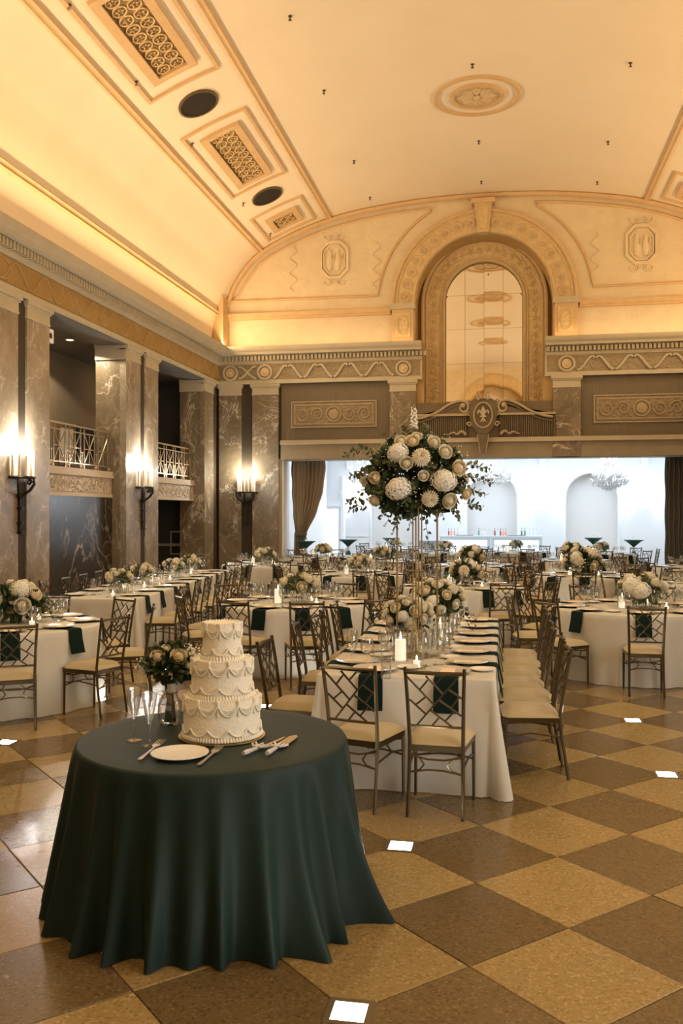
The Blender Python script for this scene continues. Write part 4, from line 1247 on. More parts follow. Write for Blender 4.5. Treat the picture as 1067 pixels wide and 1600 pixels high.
for u, k in BOT:
    p = ony(u, 800, 31.6 + .1 * (u % 3))
    second = p.x > -.44
    cnt[(k, second)] = cnt.get((k, second), 0) + 1
    o = inst('bottle', bm[k], None, (p.x, p.y, 1.10), sc=.78)
    tag(o, '%s glass bottle, %s of its colour on the %s bar' % (k if k != 'red' else 'rose red', ORD[cnt[(k, second)] - 1], 'second' if second else 'first'), 'bottle', 'bottles on the bars')
    inst('cap', cap_me, o, (0, 0, {'red': .29, 'pink': .27, 'green': .31, 'clear': .26}[k]))
for x, q in ((-1.35, 'first'), (.42, 'second')):
    t = tag(MB().box(x - .3, x + .3, 31.55, 31.85, 1.10, 1.112).build('bar_mat', m_black, None, 0), 'thin black bar mat on the %s white bar' % q, 'mat', 'bar mats')
# cocktail tables with pinched teal covers
ct_pr = [(.27, 1.105), (.275, 1.09), (.20, 1.05), (.12, .985), (.055, .93), (.03, .90)]
ct2 = [(.03, .78), (.05, .77), (.085, .70), (.13, .45), (.17, .2), (.25, .02), (.25, 0)]
ctp = None
for u, d_, q in ((478, 24.9, 'beside the tied curtain'), (544, 26.4, 'before the glazed door wall'), (611, 28.0, 'left of the tall gold stand'), (927, 28.2, 'before the white niche'), (990, 26.0, 'beside the niche edge near the dark curtain')):
    xc = (u - 533.5) / FPX
    x, y = d_ * (xc * cos(YAW) - sin(YAW)), d_ * (cos(YAW) + xc * sin(YAW))
    if ctp is None:
        t = ctp = empty('cocktail_table', (x, y, 0))
        MB().lathe([(.001, 1.107)] + ct_pr, 20).build('top_cover', m_teal, t)
        MB().lathe([(.03, .90), (.03, .78)], 10).build('neck_band', m_wtrim, t)
        MB().lathe(ct2, 20).build('skirt_cover', m_teal, t)
    else:
        t = copy_tree(ctp); t.location = (x, y, 0)
    tag(t, 'tall cocktail table in pinched teal cover ' + q, 'table', 'cocktail tables')
    v = thing('votive_candle', 'small lit votive on the cocktail table ' + q, 'candle', (x, y, 1.107))
    MB().lathe([(.03, 0), (.036, .07), (.032, .07), (.028, .005)], 10).build('glass', m_glass, v)
    MB().lathe([(.026, .006), (.026, .035), (.001, .036)], 10).build('wax', m_glow, v)
# chandeliers
def chandelier(loc, sc, arms, drops, label, bright):
    t = thing('chandelier', label, 'chandelier', loc)
    MB().lathe([(.05, 4.70 - loc[2]), (.05, 4.62 - loc[2]), (.008, 4.60 - loc[2]), (.008, .62), (.02, .55), (.06, .5), (.03, .42), (.09, .3), (.03, .2), (.10, .05), (.04, -.1), (.001, -.18)], 12).build('stem', m_crystal if bright else m_silver, t)
    for ring_, (r, z, n) in enumerate(arms):
        for k in range(n):
            a = 2 * PI * k / n + ring_ * .3
            A = MB().tube([(.03 * cos(a), .03 * sin(a), z - .05), (r * .4 * cos(a), r * .4 * sin(a), z - .14), (r * .8 * cos(a), r * .8 * sin(a), z - .12), (r * cos(a), r * sin(a), z)], .011, 5).build('arm', m_silver, t)
            MB().lathe([(.045, 0), (.05, .012), (.012, .014), (.012, .09), (.001, .092)], 8, (r * cos(a), r * sin(a), z)).build('candle_cup', m_wtrim, A)
            MB().lathe([(.008, .09), (.022, .12), (.014, .15), (.001, .18)], 8, (r * cos(a), r * sin(a), z)).build('bulb', m_cbulb, A)
    dm = MB()
    rnd = random.Random(int(loc[0] * 10) + 5)
    for r, z, n in [(r_ * f_, z_ - dz_, int(n_ * 1.3)) for r_, z_, n_ in drops for f_, dz_ in ((1, 0), (.93, .05), (.85, .02))]:
        for k in range(n):
            a = 2 * PI * k / n + rnd.random() * .1
            c = Vector((r * cos(a), r * sin(a), z - rnd.random() * .05))
            s = .022 + .012 * rnd.random()
            dm.add([c + Vector((0, 0, s * 1.6)), c + Vector((s * .6, 0, 0)), c + Vector((0, s * .6, 0)), c + Vector((-s * .6, 0, 0)), c + Vector((0, -s * .6, 0)), c + Vector((0, 0, -s * 2.2))],
                   [(0, 1, 2), (0, 2, 3), (0, 3, 4), (0, 4, 1), (5, 2, 1), (5, 3, 2), (5, 4, 3), (5, 1, 4)])
    dm.build('crystal_drops', m_crystal, t, 0, 'stuff')
    l = bpy.data.lights.new('chandelier_glow', 'POINT'); l.energy = 170 if bright else 60; l.color = (.95, .97, 1); l.shadow_soft_size = .12
    o = bpy.data.objects.new('chandelier_glow', l); COL.objects.link(o); o.parent = t; o.location = (0, 0, .22)
def wpt(u, d_, z):
    xc = (u - 533.5) / FPX
    return (d_ * (xc * cos(YAW) - sin(YAW)), d_ * (cos(YAW) + xc * sin(YAW)), z)
chandelier(wpt(952, 27.5, 2.90), 1, [(.50, .10, 12), (.36, .30, 10), (.22, .52, 8)], [(.56, .0, 34), (.5, -.06, 30), (.4, .14, 26), (.42, .24, 24), (.34, -.12, 22), (.28, .36, 18), (.22, -.17, 14), (.16, .5, 12), (.1, -.22, 7), (.24, .62, 12)], 'bright tiered crystal chandelier over the bar room niche', True)
chandelier(wpt(767, 28.5, 2.93), 1, [(.62, .18, 12), (.40, .42, 8)], [(.64, .10, 24), (.6, .04, 20), (.42, .33, 18), (.3, -.02, 16), (.5, -.04, 14)], 'branched crystal chandelier above the bars', False)
chandelier(wpt(578, 28.5, 2.95), 1, [(.60, .15, 12), (.40, .40, 8)], [(.62, .06, 28), (.6, .0, 20), (.42, .33, 18), (.3, -.04, 16)], 'bright crystal chandelier behind the tall flowers', True)
# curtains
def curtain(name, x0t, x1t, x0b, x1b, y, z0, z1, mat, label, bulge=0, tie=True):
    def f(u, v):
        k = (1 - v) ** 2.2 if tie else 0
        a, b = lerp(x0t, x0b, k), lerp(x1t, x1b, k)
        wd = b - a
        x = lerp(a, b, u)
        amp = .05 * (.5 + .5 * v)
        return (x + .01 * sin(v * 20 + u * 9), y + amp * sin(u * 2 * PI * (9 if tie else 15) + .6 * sin(v * 3) * (1 if tie else 0)) + amp * .4 * sin(u * 47), lerp(z0, z1, v))
    mb = MB().grid(120, 24, f)
    t = thing(name, label, 'curtain', (0, 0, 0))
    return mb.build('drape', mat, t, 60), t
_, t = curtain('curtain', -5.83, -4.86, -5.72, -5.42, YB + .52, 1.28, 3.33, m_curt, 'brown pleated curtain gathered and tied at the side of the opening')
mb = MB(); mb.lathe([(.17, -.05), (.18, 0), (.17, .05)], 18, (-5.56, YB + .52, 1.3), sy=.55); mb.build('tieback', m_dcurt, t)
def f(u, v):
    a, b = lerp(-5.74, -5.78, 1 - v), lerp(-5.40, -5.32, 1 - v)
    return (lerp(a, b, u), YB + .52 + .045 * sin(u * 2 * PI * 6), lerp(.02, 1.28, v))
MB().grid(70, 8, f).build('lower_drape', m_curt, t, 60)
curtain('curtain', 4.10, 5.0, 4.10, 5.0, YB + .45, .02, 3.33, m_dcurt, 'straight dark curtain closing the end of the opening', 0, False)
# grey armchair by the bar
t = thing('armchair', 'grey rounded armchair beside the first white bar', 'chair', wpt(670, 29.6, 0), .6)
MB().box(-.3, .3, -.3, .3, .25, .45).build('seat', m_grey, t)
MB().lathe([(.36, .25), (.38, .6), (.36, .98), (.31, .98), (.31, .3)], 16, a0=PI * .95, a1=PI * 2.05).build('backrest', m_grey, t)
for sx in (-1, 1):
    for sy in (-1, 1): MB().tube([(sx * .25, sy * .25, 0), (sx * .22, sy * .22, .25)], .018, 6).build('leg', m_black, t)

# ================================================================== CHAIRS
LAT = [((.14, 0), (.92, .965)), ((0, .94), (.47, .415)), ((.34, .965), (.635, .63)), ((.22, .685), (.375, .88)), ((.51, .81), (.65, .965)), ((.75, .71), (.98, .555)),
       ((.58, .50), (.975, .22)), ((.93, .575), (.79, .363)), ((.03, .494), (.31, .23)), ((.145, .40), (.317, .546)), ((.40, .31), (.81, 0)), ((.835, .285), (.69, .12)), ((.555, .155), (.43, 0))]
def bk(x, z):                                            # a point in the raked back plane, x in 0..1 across
    t = (z - .45) / .47
    hw = lerp(.160, .176, t)
    return (lerp(-hw, hw, x), -.205 - .075 * t, z)
def chair_proto(level):
    t = empty('banquet_chair')
    t['category'] = 'chair'
    P = []
    for s in (-1, 1):
        P.append(('leg', MB().tube([(s * .170, -.262, 0), (s * .166, -.215, .30), (s * .165, -.205, .46), (s * .172, -.242, .70), (s * .182, -.282, .925)], [.0115, .0125, .0135, .0125, .012], 6)))
        P.append(('leg', MB().tube([(s * .192, .175, 0), (s * .19, .17, .42)], [.0105, .013], 6)))
    fr = MB().prism([(-.172, -.21), (.172, -.21), (.20, .185), (-.20, .185)], lambda a, b, d: (a, b, d), .395, .432)
    P.append(('seat_frame', fr))
    top = MB().tube([bk(-.02, .895), (0, -.296, .895), bk(1.02, .895)], .013, 6)
    low = MB().tube([bk(0, .555), (0, -.228, .555), bk(1, .555)], .0095, 6)
    P.append(('top_rail', top)); P.append(('lower_rail', low))
    bars = [MB().bar(bk(a, lerp(.56, .888, b)), bk(c, lerp(.56, .888, d)), .011, .009, (0, 1, 0)) for (a, b), (c, d) in LAT]
    sm = MB()
    for y0, sgn in ((-.225, -1), (.175, 1)):
        w_ = .165 if sgn < 0 else .188
        sm.tube([(-w_, y0, .375), (-.05, y0, .352), (.05, y0, .352), (w_, y0, .375)], .006, 5)
        sm.tube([(-w_, y0, .268), (-.05, y0, .288), (.05, y0, .288), (w_, y0, .268)], .006, 5)
        for s in (-1, 1):
            sm.tube([(s * w_, y0, .385), (s * .10, y0, .36), (s * .072, y0, .32), (s * .10, y0, .285), (s * w_, y0, .268)], .006, 5)
    for s in (-1, 1):
        sm.tube([(s * .166, -.21, .30), (s * .178, 0, .325), (s * .19, .172, .30)], .007, 5)
    if level == 2:
        for i, b in enumerate(bars): P.append(('lattice_bar', b))
    else:
        L = MB()
        for b in bars: L.merge(b)
        P.append(('lattice', L))
    P.append(('stretcher', sm))
    def pad(u, v):
        x = (u - .5) * 2
        y = (v - .5) * 2
        e_ = (1 - abs(x) ** 6) * (1 - abs(y) ** 6)
        hw = lerp(.176, .206, v)
        return (x * hw, lerp(-.205, .195, v), .434 + .052 * max(0, e_) ** .5)
    seat = MB().grid(10, 10, pad)
    seat.add([(-.176, -.205, .434), (.176, -.205, .434), (.206, .195, .434), (-.206, .195, .434)], [(3, 2, 1, 0)])
    if level == 0:
        A = MB()
        for n, m_ in P: A.merge(m_)
        A.build('frame', m_gold, t)
    else:
        for n, m_ in P:
            o = m_.build(n, m_gold, t)
            if n in ('lattice', 'stretcher'): o['kind'] = 'stuff'
    seat.build('seat', m_seat, t, 60)
    return t
protos = {k: chair_proto(k) for k in (0, 1, 2)}
used = set()
def chair(x, y, rz, label, group, level):
    if level not in used:
        used.add(level); t = protos[level]
    else: t = copy_tree(protos[level])
    t.location = (x, y, 0); t.rotation_euler = (0, 0, rz)
    return tag(t, label, 'chair', group)
def face(dx, dy): return math.atan2(-dx, dy)

# ================================================================== TABLES AND CLOTHS
def round_cloth_mesh(r, h, seed, flare=.022, amp=.020, folds=22, bumps=(), hem=.006):
    rnd = random.Random(seed)
    ph = [rnd.random() * 6.28 for _ in range(4)]
    n = 176
    def fold(a):
        s = sin(folds * a + ph[0] + 1.1 * sin(2 * a + ph[1])) + .5 * sin((folds * .5 + 1.0 // 1) * a * 1 + ph[2]) if False else sin(folds * a + ph[0] + 1.1 * sin(3 * a + ph[1])) + .55 * sin(round(folds * .55) * a + ph[2] + .8 * sin(2 * a + ph[3]))
        return s
    prof = [(0, 0)] + [(.35, 0), (.7, 0), (.93, 0)]
    def f(u, v):
        a = 2 * PI * u
        k = v * 19
        if k <= 3: rr, z = r * (0.001, .5, .85, .975)[int(k)], h
        elif k <= 5: rr, z = r + (.0, .010)[int(k) - 4], h - (.002, .012)[int(k) - 4]
        else:
            t = (k - 5) / 14
            b = sum(m_ * math.exp(-((a - a0 + PI) % (2 * PI) - PI) ** 2 / (2 * w_ * w_)) for a0, m_, w_ in bumps)
            A = amp * t ** .65
            rr = r + .010 + flare * t ** .85 + A * fold(a) + b * t ** 1.3
            z = lerp(h - .012, hem, t)
        return (rr * cos(a), rr * sin(a), z)
    return MB().grid(n, 19, f, True)
def rect_path_pts(hx, hy, rc, n=14, m_=8):
    """closed outline of a rounded rectangle with its outward normals and a corner weight"""
    out = []
    for cx, cy, a0 in ((hx - rc, hy - rc, 0), (-hx + rc, hy - rc, PI / 2), (-hx + rc, -hy + rc, PI), (hx - rc, -hy + rc, 1.5 * PI)):
        for k in range(m_ + 1):
            a = a0 + PI / 2 * k / m_
            out.append((cx + rc * cos(a), cy + rc * sin(a), cos(a), sin(a), sin(PI * k / m_)))
    res = []
    for i, p in enumerate(out):
        q = out[(i + 1) % len(out)]
        res.append(p)
        L = math.hypot(q[0] - p[0], q[1] - p[1])
        if L > .3:
            k = int(L / .055)
            for j in range(1, k):
                t = j / k
                res.append((lerp(p[0], q[0], t), lerp(p[1], q[1], t), p[2], p[3], max(0, 1 - min(j, k - j) / 5.0) * .5))
    return res
def rect_cloth_mesh(hx, hy, h, seed, flare=.022, amp=.013, corner=.13):
    P = rect_path_pts(hx, hy, .03)
    n = len(P)
    rnd = random.Random(seed)
    p1, p2 = rnd.random() * 6, rnd.random() * 6
    s_ = 0
    S = []
    for i in range(n):
        S.append(s_); q = P[(i + 1) % n]; s_ += math.hypot(q[0] - P[i][0], q[1] - P[i][1])
    mb = MB()
    def f(u, v):
        i = int(round(u * n)) % n
        x, y, nx, ny, c = P[i]
        k = v * 16
        if k < 1: return (x * .02, y * .02, h)
        if k < 2: return (x - nx * .02, y - ny * .02, h)
        if k < 3: return (x, y, h - .004)
        t = (k - 3) / 13
        w_ = amp * t ** .6 * (sin(S[i] * 19 + p1 + 1.3 * sin(S[i] * 3.1)) + .6 * sin(S[i] * 11 + p2))
        o = .006 + flare * t ** .9 + corner * c * t ** 1.1 + w_ * (1 - .5 * c)
        return (x + nx * o, y + ny * o, lerp(h - .012, .005 + .004 * abs(sin(S[i] * 9)), t))
    return mb.grid(n, 16, f, True)
tb_leg = None
def table_base(name, label, x, y, rz, hx, hy, rnd_=False, group=None):
    t = thing(name, label, 'table', (x, y, 0), rz, group)
    if rnd_: MB().lathe([(hx - .012, .735), (hx - .012, .762)], 40).build('tabletop', m_wood, t)
    else: MB().box(-hx + .012, hx - .012, -hy + .012, hy - .012, .735, .762).build('tabletop', m_wood, t)
    for sx in (-1, 1):
        for sy in (-1, 1):
            a, b = (.55 * hx, .55 * hx) if rnd_ else (hx - .15, hy - .2)
            MB().tube([(sx * a, sy * b, 0), (sx * a, sy * b, .735)], .016, 6).build('leg', m_iron, t)
    return t
rc_mesh = [round_cloth_mesh(RT, TZ, s).mesh('round_cloth', m_wcloth, 50) for s in range(5)]
for i, (k, x, y, ph, n, a0, det) in enumerate(ROUNDS):
    table_base('banquet_table', 'round banquet table hidden under cloth: ' + ph, x, y, 0, RT, RT, True)
    o = inst('tablecloth', rc_mesh[i % 5], None, (x, y, 0), (0, 0, i * 1.3))
    tag(o, 'floor-length white cloth on the ' + ph, 'tablecloth', 'white round tablecloths')
# long tables
hx, hy = (HT['x1'] - HT['x0']) / 2, (HT['y1'] - HT['y0']) / 2
HCX, HCY = (HT['x0'] + HT['x1']) / 2, (HT['y0'] + HT['y1']) / 2
table_base('banquet_table', 'long banquet table hidden under white cloth behind the two front chairs', HCX, HCY, 0, hx, hy)
o = rect_cloth_mesh(hx, hy, TZ, 3).build('tablecloth', m_wcloth, None, 50); o.location = (HCX, HCY, 0)
tag(o, 'floor-length white cloth on the long table behind the two front chairs', 'tablecloth')
table_base('banquet_table', 'long banquet table hidden under white cloth along the marble wall', *T3C, T3A, .58, T3L / 2)
o = rect_cloth_mesh(.58, T3L / 2, TZ, 8).build('tablecloth', m_wcloth, None, 50); o.location = (*T3C, 0); o.rotation_euler = (0, 0, T3A)
tag(o, 'floor-length white cloth on the long table along the marble wall', 'tablecloth')
# cake table
table_base('cake_table', 'round cake table hidden under a dark green cloth', *CAKE, 0, .65, .65, True)
bumps = []
for u, v in ((602, 1441), (522, 1506), (84, 1478)):
    p = onz(u, v, 0)
    dx, dy = p.x - CAKE[0], p.y - CAKE[1]
    bumps.append((math.atan2(dy, dx), max(0, math.hypot(dx, dy) - .745), .10))
for u, v in ((480, 1521), (408, 1518), (270, 1508), (105, 1505), (180, 1500)):
    p = onz(u, v, 0)
    bumps.append((math.atan2(p.y - CAKE[1], p.x - CAKE[0]), .028, .06))
def cake_cloth():
    rnd = random.Random(21)
    N, n = 27, 432
    crest = [2 * PI * k / N + (rnd.random() - .5) * .10 for k in range(N)]
    hts = [.55 + .7 * rnd.random() for k in range(N)]
    wid = [.050 + .035 * rnd.random() for k in range(N)]
    def f(u, v):
        a = 2 * PI * u
        k = v * 23
        r, h = .65, .77
        if k <= 3: rr, z = r * (0.001, .5, .85, .985)[int(k)], h
        elif k <= 5: rr, z = r + (.0, .009)[int(k) - 4], h - (.002, .014)[int(k) - 4]
        else:
            t = (k - 5) / 18
            dd = [((a - c + PI) % (2 * PI)) - PI for c in crest]
            fo = sum(hts[i] * math.exp(-(d / (wid[i] * (1.15 - .35 * t))) ** 2) for i, d in enumerate(dd))
            b = sum(m_ * math.exp(-((a - a0 + PI) % (2 * PI) - PI) ** 2 / (2 * w_ * w_)) for a0, m_, w_ in bumps)
            rr = r + .009 + .085 * t ** .9 + .10 * t ** .42 * (fo - .42) * (.35 + .65 * t) + b * .8 * t ** 3 + .006 * t * sin(23 * a)
            z = lerp(h - .014, .005, t)
        return (rr * cos(a), rr * sin(a), z)
    return MB().grid(n, 23, f, True)
o = cake_cloth().build('tablecloth', m_green, None, 60); o.location = (*CAKE, 0)
tag(o, 'dark green satin tablecloth falling in folds to the floor', 'tablecloth')

# ------------------------------------------------------------------ tableware prototypes
def wall_prof(out_, th=.0022):
    """closed profile of a thin-walled vessel from its outer profile (bottom to rim)"""
    inner = [(max(.001, r - th), z) for r, z in reversed(out_)]
    inner[-1] = (.001, out_[0][1] + th * 1.5)
    return out_ + inner
def stemglass(hs, bowl, rb, n=14):
    p = [(rb, 0), (rb, .003), (.012, .007), (.0045, .02), (.004, hs * .6), (.006, hs)]
    body = p + [(r, hs + z) for r, z in bowl]
    inner = [(max(.001, r - .0018), hs + z) for r, z in reversed(bowl)] + [(.001, hs + .012)]
    return MB().lathe(body + inner, n)
def add_bowl(h, rm, rt): return [(rm * .55, h * .10), (rm * .9, h * .28), (rm, h * .48), (lerp(rm, rt, .6), h * .8), (rt, h)]
goblet_me = stemglass(.085, add_bowl(.11, .050, .043), .040).mesh('water_goblet', m_glass)
wine_me = stemglass(.105, add_bowl(.115, .042, .034), .037).mesh('wine_glass', m_glass)
flute_me = stemglass(.10, [(.013, .01), (.025, .06), (.027, .11), (.023, .145)], .032).mesh('champagne_flute', m_glass)
water_me = MB().lathe([(.001, .09), (.03, .097), (.039, .115), (.0395, .118), (.001, .118)], 12).mesh('water', m_glass)
plate_mb = lambda r: MB().lathe([(r * .55, 0), (r * .62, .003), (r, .014), (r, .017), (r * .62, .007), (r * .55, .005), (.001, .005)], 28)
charger_me = plate_mb(.155).mesh('charger_plate', m_charger)
plate_me = plate_mb(.085).mesh('side_plate', m_china)
menu_me = MB().box(-.05, .05, -.10, .10, .0, .002).mesh('menu_card', m_paper, 0)
nap_me = {}
def napkin_mesh(w0, w1, drop, slope, inn=.27):
    path = [(-inn, .004), (-.02, .006), (.006, .004), (.018, -.012), (.028, -.10), (.03 + slope, -drop)]
    th = .006
    lo = [(x - (th if i > 2 else 0), z - (th if i < 3 else 0)) for i, (x, z) in enumerate(path)]
    mb = MB()
    n = len(path)
    vs_ = []
    for sgn in (-1, 1):
        for i, (x, z) in enumerate(path): vs_.append((x, sgn * lerp(w0, w1, i / (n - 1)) / 2, z))
        for i, (x, z) in enumerate(lo): vs_.append((x, sgn * lerp(w0, w1, i / (n - 1)) / 2, z))
    N = 2 * n
    fs = []
    for i in range(n - 1):
        fs += [(i, i + 1, N + i + 1, N + i), (n + i, N + n + i, N + n + i + 1, n + i + 1), (i, n + i, n + i + 1, i + 1), (N + i, N + i + 1, N + n + i + 1, N + n + i)]
    fs += [(0, N, N + n, n), (n - 1, 2 * n - 1, N + 2 * n - 1, N + n - 1)]
    return mb.add(vs_, fs).mesh('napkin', m_nap, 60)
nap_round = napkin_mesh(.155, .172, .225, .03)
nap_long = napkin_mesh(.155, .17, .225, .025)
def fork_mb(L=.18):
    mb = MB()
    mb.prism([(-.004, 0), (.004, 0), (.006, L * .06), (.0035, L * .35), (.003, L * .62), (.010, L * .70), (.011, L * .78), (-.011, L * .78), (-.010, L * .70), (-.003, L * .62), (-.0035, L * .35), (-.006, L * .06)], lambda a, b, d: (a, b, d + .002 + .010 * max(0, (b / L - .5)) ), 0, .002)
    for k in range(4):
        x = -.0095 + k * .0063
        mb.prism([(x - .0014, L * .77), (x + .0014, L * .77), (x + .001, L), (x - .001, L)], lambda a, b, d: (a, b, d + .002 + .010 * max(0, b / L - .5)), 0, .0018)
    return mb
def knife_mb(L=.21):
    return MB().prism([(-.006, 0), (.006, 0), (.005, L * .45), (.010, L * .5), (.010, L * .85), (.002, L), (-.004, L), (-.005, L * .45)], lambda a, b, d: (a, b, d), 0.001, .004)
fork_me, knife_me = fork_mb().mesh('fork', m_silver), knife_mb().mesh('knife', m_silver)
CNT = {}
def item(kind, me, loc, rz, label, cat, group):
    o = inst(kind, me, None, loc, (0, 0, rz))
    return tag(o, label, cat, group)
def setting(x, y, ax, ay, where, grp, det, napm):
    """(x, y): point on the table edge; (ax, ay): outward unit vector; where: the place in words"""
    tx, ty = -ay, ax
    rz = math.atan2(ay, ax)
    P = lambda o_, t_: (x + ax * o_ + tx * t_, y + ay * o_ + ty * t_)
    j = lambda s: (R() - .5) * s
    off = j(.03)
    p = P(.0, off); item('napkin', napm, (p[0], p[1], TZ), rz + j(.06), 'green napkin at ' + where, 'napkin', 'napkins, ' + grp)
    p = P(-.20, off); item('charger_plate', charger_me, (p[0], p[1], TZ + .010), rz, 'silver-rimmed plate at ' + where, 'plate', 'plates, ' + grp)
    if det >= 1:
        p = P(-.20, off); item('menu_card', menu_me, (p[0], p[1], TZ + .0165), rz + PI / 2 + j(.1), 'menu card at ' + where, 'menu', 'menu cards, ' + grp)
    p = P(-.40 + j(.03), -.10 + j(.02)); g_ = item('water_goblet', goblet_me, (p[0], p[1], TZ + .0012), 0, 'water goblet at ' + where, 'glass', 'goblets, ' + grp)
    p = P(-.36 + j(.03), -.19 + j(.02)); item('wine_glass', wine_me, (p[0], p[1], TZ + .0012), 0, 'wine glass at ' + where, 'glass', 'wine glasses, ' + grp)
    if det >= 1:
        p = P(-.45 + j(.03), -.20 + j(.02)); item('champagne_flute', flute_me, (p[0], p[1], TZ + .0012), 0, 'champagne flute at ' + where, 'glass', 'flutes, ' + grp)
    if det >= 2:
        p = P(-.30, .20); item('fork', fork_me, (p[0], p[1], TZ + .001), rz + PI / 2, 'silver fork at ' + where, 'fork', 'forks, ' + grp)
        p = P(-.30, -.185); item('knife', knife_me, (p[0], p[1], TZ + .001), rz + PI / 2, 'silver knife at ' + where, 'knife', 'knives, ' + grp)
        p = P(-.33, .22); item('side_plate', plate_me, (p[0], p[1], TZ + .001) if det < 3 else (p[0], p[1], TZ + .001), 0, 'bread plate at ' + where, 'plate', 'bread plates, ' + grp)

# ------------------------------------------------------------------ candles and flowers
pill_g = MB().lathe(wall_prof([(.001, 0), (.052, 0), (.052, .10), (.052, .21)], .003), 18).mesh('glass_cylinder', m_glass)
pill_w = MB().lathe([(.036, .004), (.036, .135), (.03, .138), (.001, .132)], 14).mesh('candle_pillar', m_glow)
flame_me = MB().lathe([(.001, 0), (.007, .012), (.005, .026), (.001, .042)], 8).mesh('flame', m_flame)
vot_g = MB().lathe(wall_prof([(.001, 0), (.03, 0), (.036, .035), (.037, .065)], .003), 14).mesh('glass_cup', m_glass)
vot_w = MB().lathe([(.026, .004), (.028, .035), (.001, .034)], 12).mesh('wax', m_glow)
def candle(x, y, z, tall, label, grp=None, sc=1.0):
    t = thing('pillar_candle' if tall else 'votive_candle', label, 'candle', (x, y, z), 0, grp)
    if tall:
        inst('glass_cylinder', pill_g, t, sc=(sc, sc, sc * 1.0)); w_ = inst('candle_pillar', pill_w, t, sc=(sc, sc, sc)); inst('flame', flame_me, w_, (0, 0, .136))
    else:
        inst('glass_cup', vot_g, t); w_ = inst('wax', vot_w, t); inst('flame', flame_me, w_, (0, 0, .034))
    return t
def rose_mb(r=.045):
    mb = MB()
    for ring_, (n, rr, zt, cl) in enumerate(((5, 1.0, .50, -.16), (5, .90, .74, .0), (5, .76, .92, .16), (5, .60, 1.04, .28), (4, .44, 1.12, .36), (3, .29, 1.16, .42))):
        for k in range(n):
            a = 2 * PI * k / n + ring_ * .55
            def f(u, v, a=a, rr=rr, zt=zt, cl=cl, n=n):
                e_ = (u - .5) * 2
                j_ = ((k * 37 + int(rr * 100) * 13) % 11) / 11 - .5
                w_ = e_ * (PI / n) * (1.5 + .3 * j_) + .35 * j_
                q = rr * (1 + .16 * j_) * (.40 + .60 * sin(v * PI / 2)) * (1 - cl * v ** 3) * (1 - .05 * e_ * e_ + .03 * (k % 2))
                return (r * q * cos(a + w_), r * q * sin(a + w_), r * (-.35 + (zt + .35 + .26 * j_) * v * (1 - .22 * e_ * e_)))
            mb.grid(4, 4, f)
    mb.lathe([(.5 * r, -.3 * r), (.74 * r, .12 * r), (.62 * r, .55 * r), (.40 * r, .84 * r), (.18 * r, 1.04 * r), (.001, 1.12 * r)], 12)
    return mb
def mum_mb(r=.06):
    mb = MB()
    for ring_ in range(7):
        th = lerp(1.75, .12, ring_ / 6)
        n = int(5 + 17 * sin(min(th, 1.57)))
        for k in range(n):
            a = 2 * PI * k / n + ring_ * .37
            d = Vector((sin(th) * cos(a), sin(th) * sin(a), cos(th)))
            s = Vector((-sin(a), cos(a), 0))
            o_ = d * r * .35; t_ = d * r * (.96 + .1 * ((k * 7) % 5) / 5) + Vector((0, 0, -.06 * r))
            m_ = d * r * .75 + Vector((0, 0, .05 * r))
            mb.add([o_, m_ + s * r * .085, t_, m_ - s * r * .085], [(0, 1, 2, 3)])
    mb.lathe([(.5 * r, -.3 * r), (.62 * r, .1 * r), (.4 * r, .45 * r), (.001, .55 * r)], 10)
    return mb
def hydr_mb(r=.07, seed=1):
    mb = MB(); rnd = random.Random(seed)
    n = 120
    for i in range(n):
        z = 1 - 1.75 * (i + .5) / n
        a = i * 2.39996
        q = sqrt(max(0, 1 - z * z))
        d = Vector((q * cos(a), q * sin(a), z))
        c = d * r * (.90 + .13 * rnd.random()) * (1 + .10 * sin(a * 2 + seed))
        s = d.orthogonal().normalized(); t_ = d.cross(s)
        ph = rnd.random() * 6
        for k in range(4):
            b = ph + k * PI / 2
            u = s * cos(b) + t_ * sin(b); v = s * cos(b + PI / 2) + t_ * sin(b + PI / 2)
            L = r * .19
            mb.add([c, c + u * L * .6 + v * L * .42 + d * L * .2, c + u * L + d * L * .08, c + u * L * .6 - v * L * .42 + d * L * .2], [(0, 1, 2, 3)])
    mb.lathe([(.5 * r, -.6 * r), (.82 * r, -.1 * r), (.7 * r, .5 * r), (.001, .85 * r)], 10)
    return mb
rose_me = rose_mb().mesh('rose', m_petal, 60)
rose2_me = rose_mb().mesh('rose_ivory', m_petal2, 60)
mum_me = mum_mb().mesh('chrysanthemum', m_petal, 0)
hyd_me = hydr_mb().mesh('hydrangea', m_floret, 0)
def leaf(mb, p, d, L, w_, up=None):
    d = d.normalized()
    s = d.cross(up if up is not None else Vector((0, 0, 1)))
    if s.length < 1e-3: s = d.orthogonal()
    s.normalize(); n = s.cross(d)
    q = p + d * L * .34; t_ = p + d * L * .70; b = p + d * L
    mb.add([p, q + s * w_ - n * w_ * .25, t_ + s * w_ * .82 - n * w_ * .3, b - n * L * .10, t_ - s * w_ * .82 - n * w_ * .3, q - s * w_ - n * w_ * .25, q + n * w_ * .15, t_ + n * w_ * .1],
           [(0, 1, 6), (1, 2, 7, 6), (2, 3, 7), (3, 4, 7), (4, 5, 6, 7), (5, 0, 6)])
def rdir(rnd, zmin=-1.0):
    while True:
        v = Vector((rnd.uniform(-1, 1), rnd.uniform(-1, 1), rnd.uniform(zmin, 1)))
        if .05 < v.length < 1: return v.normalized()
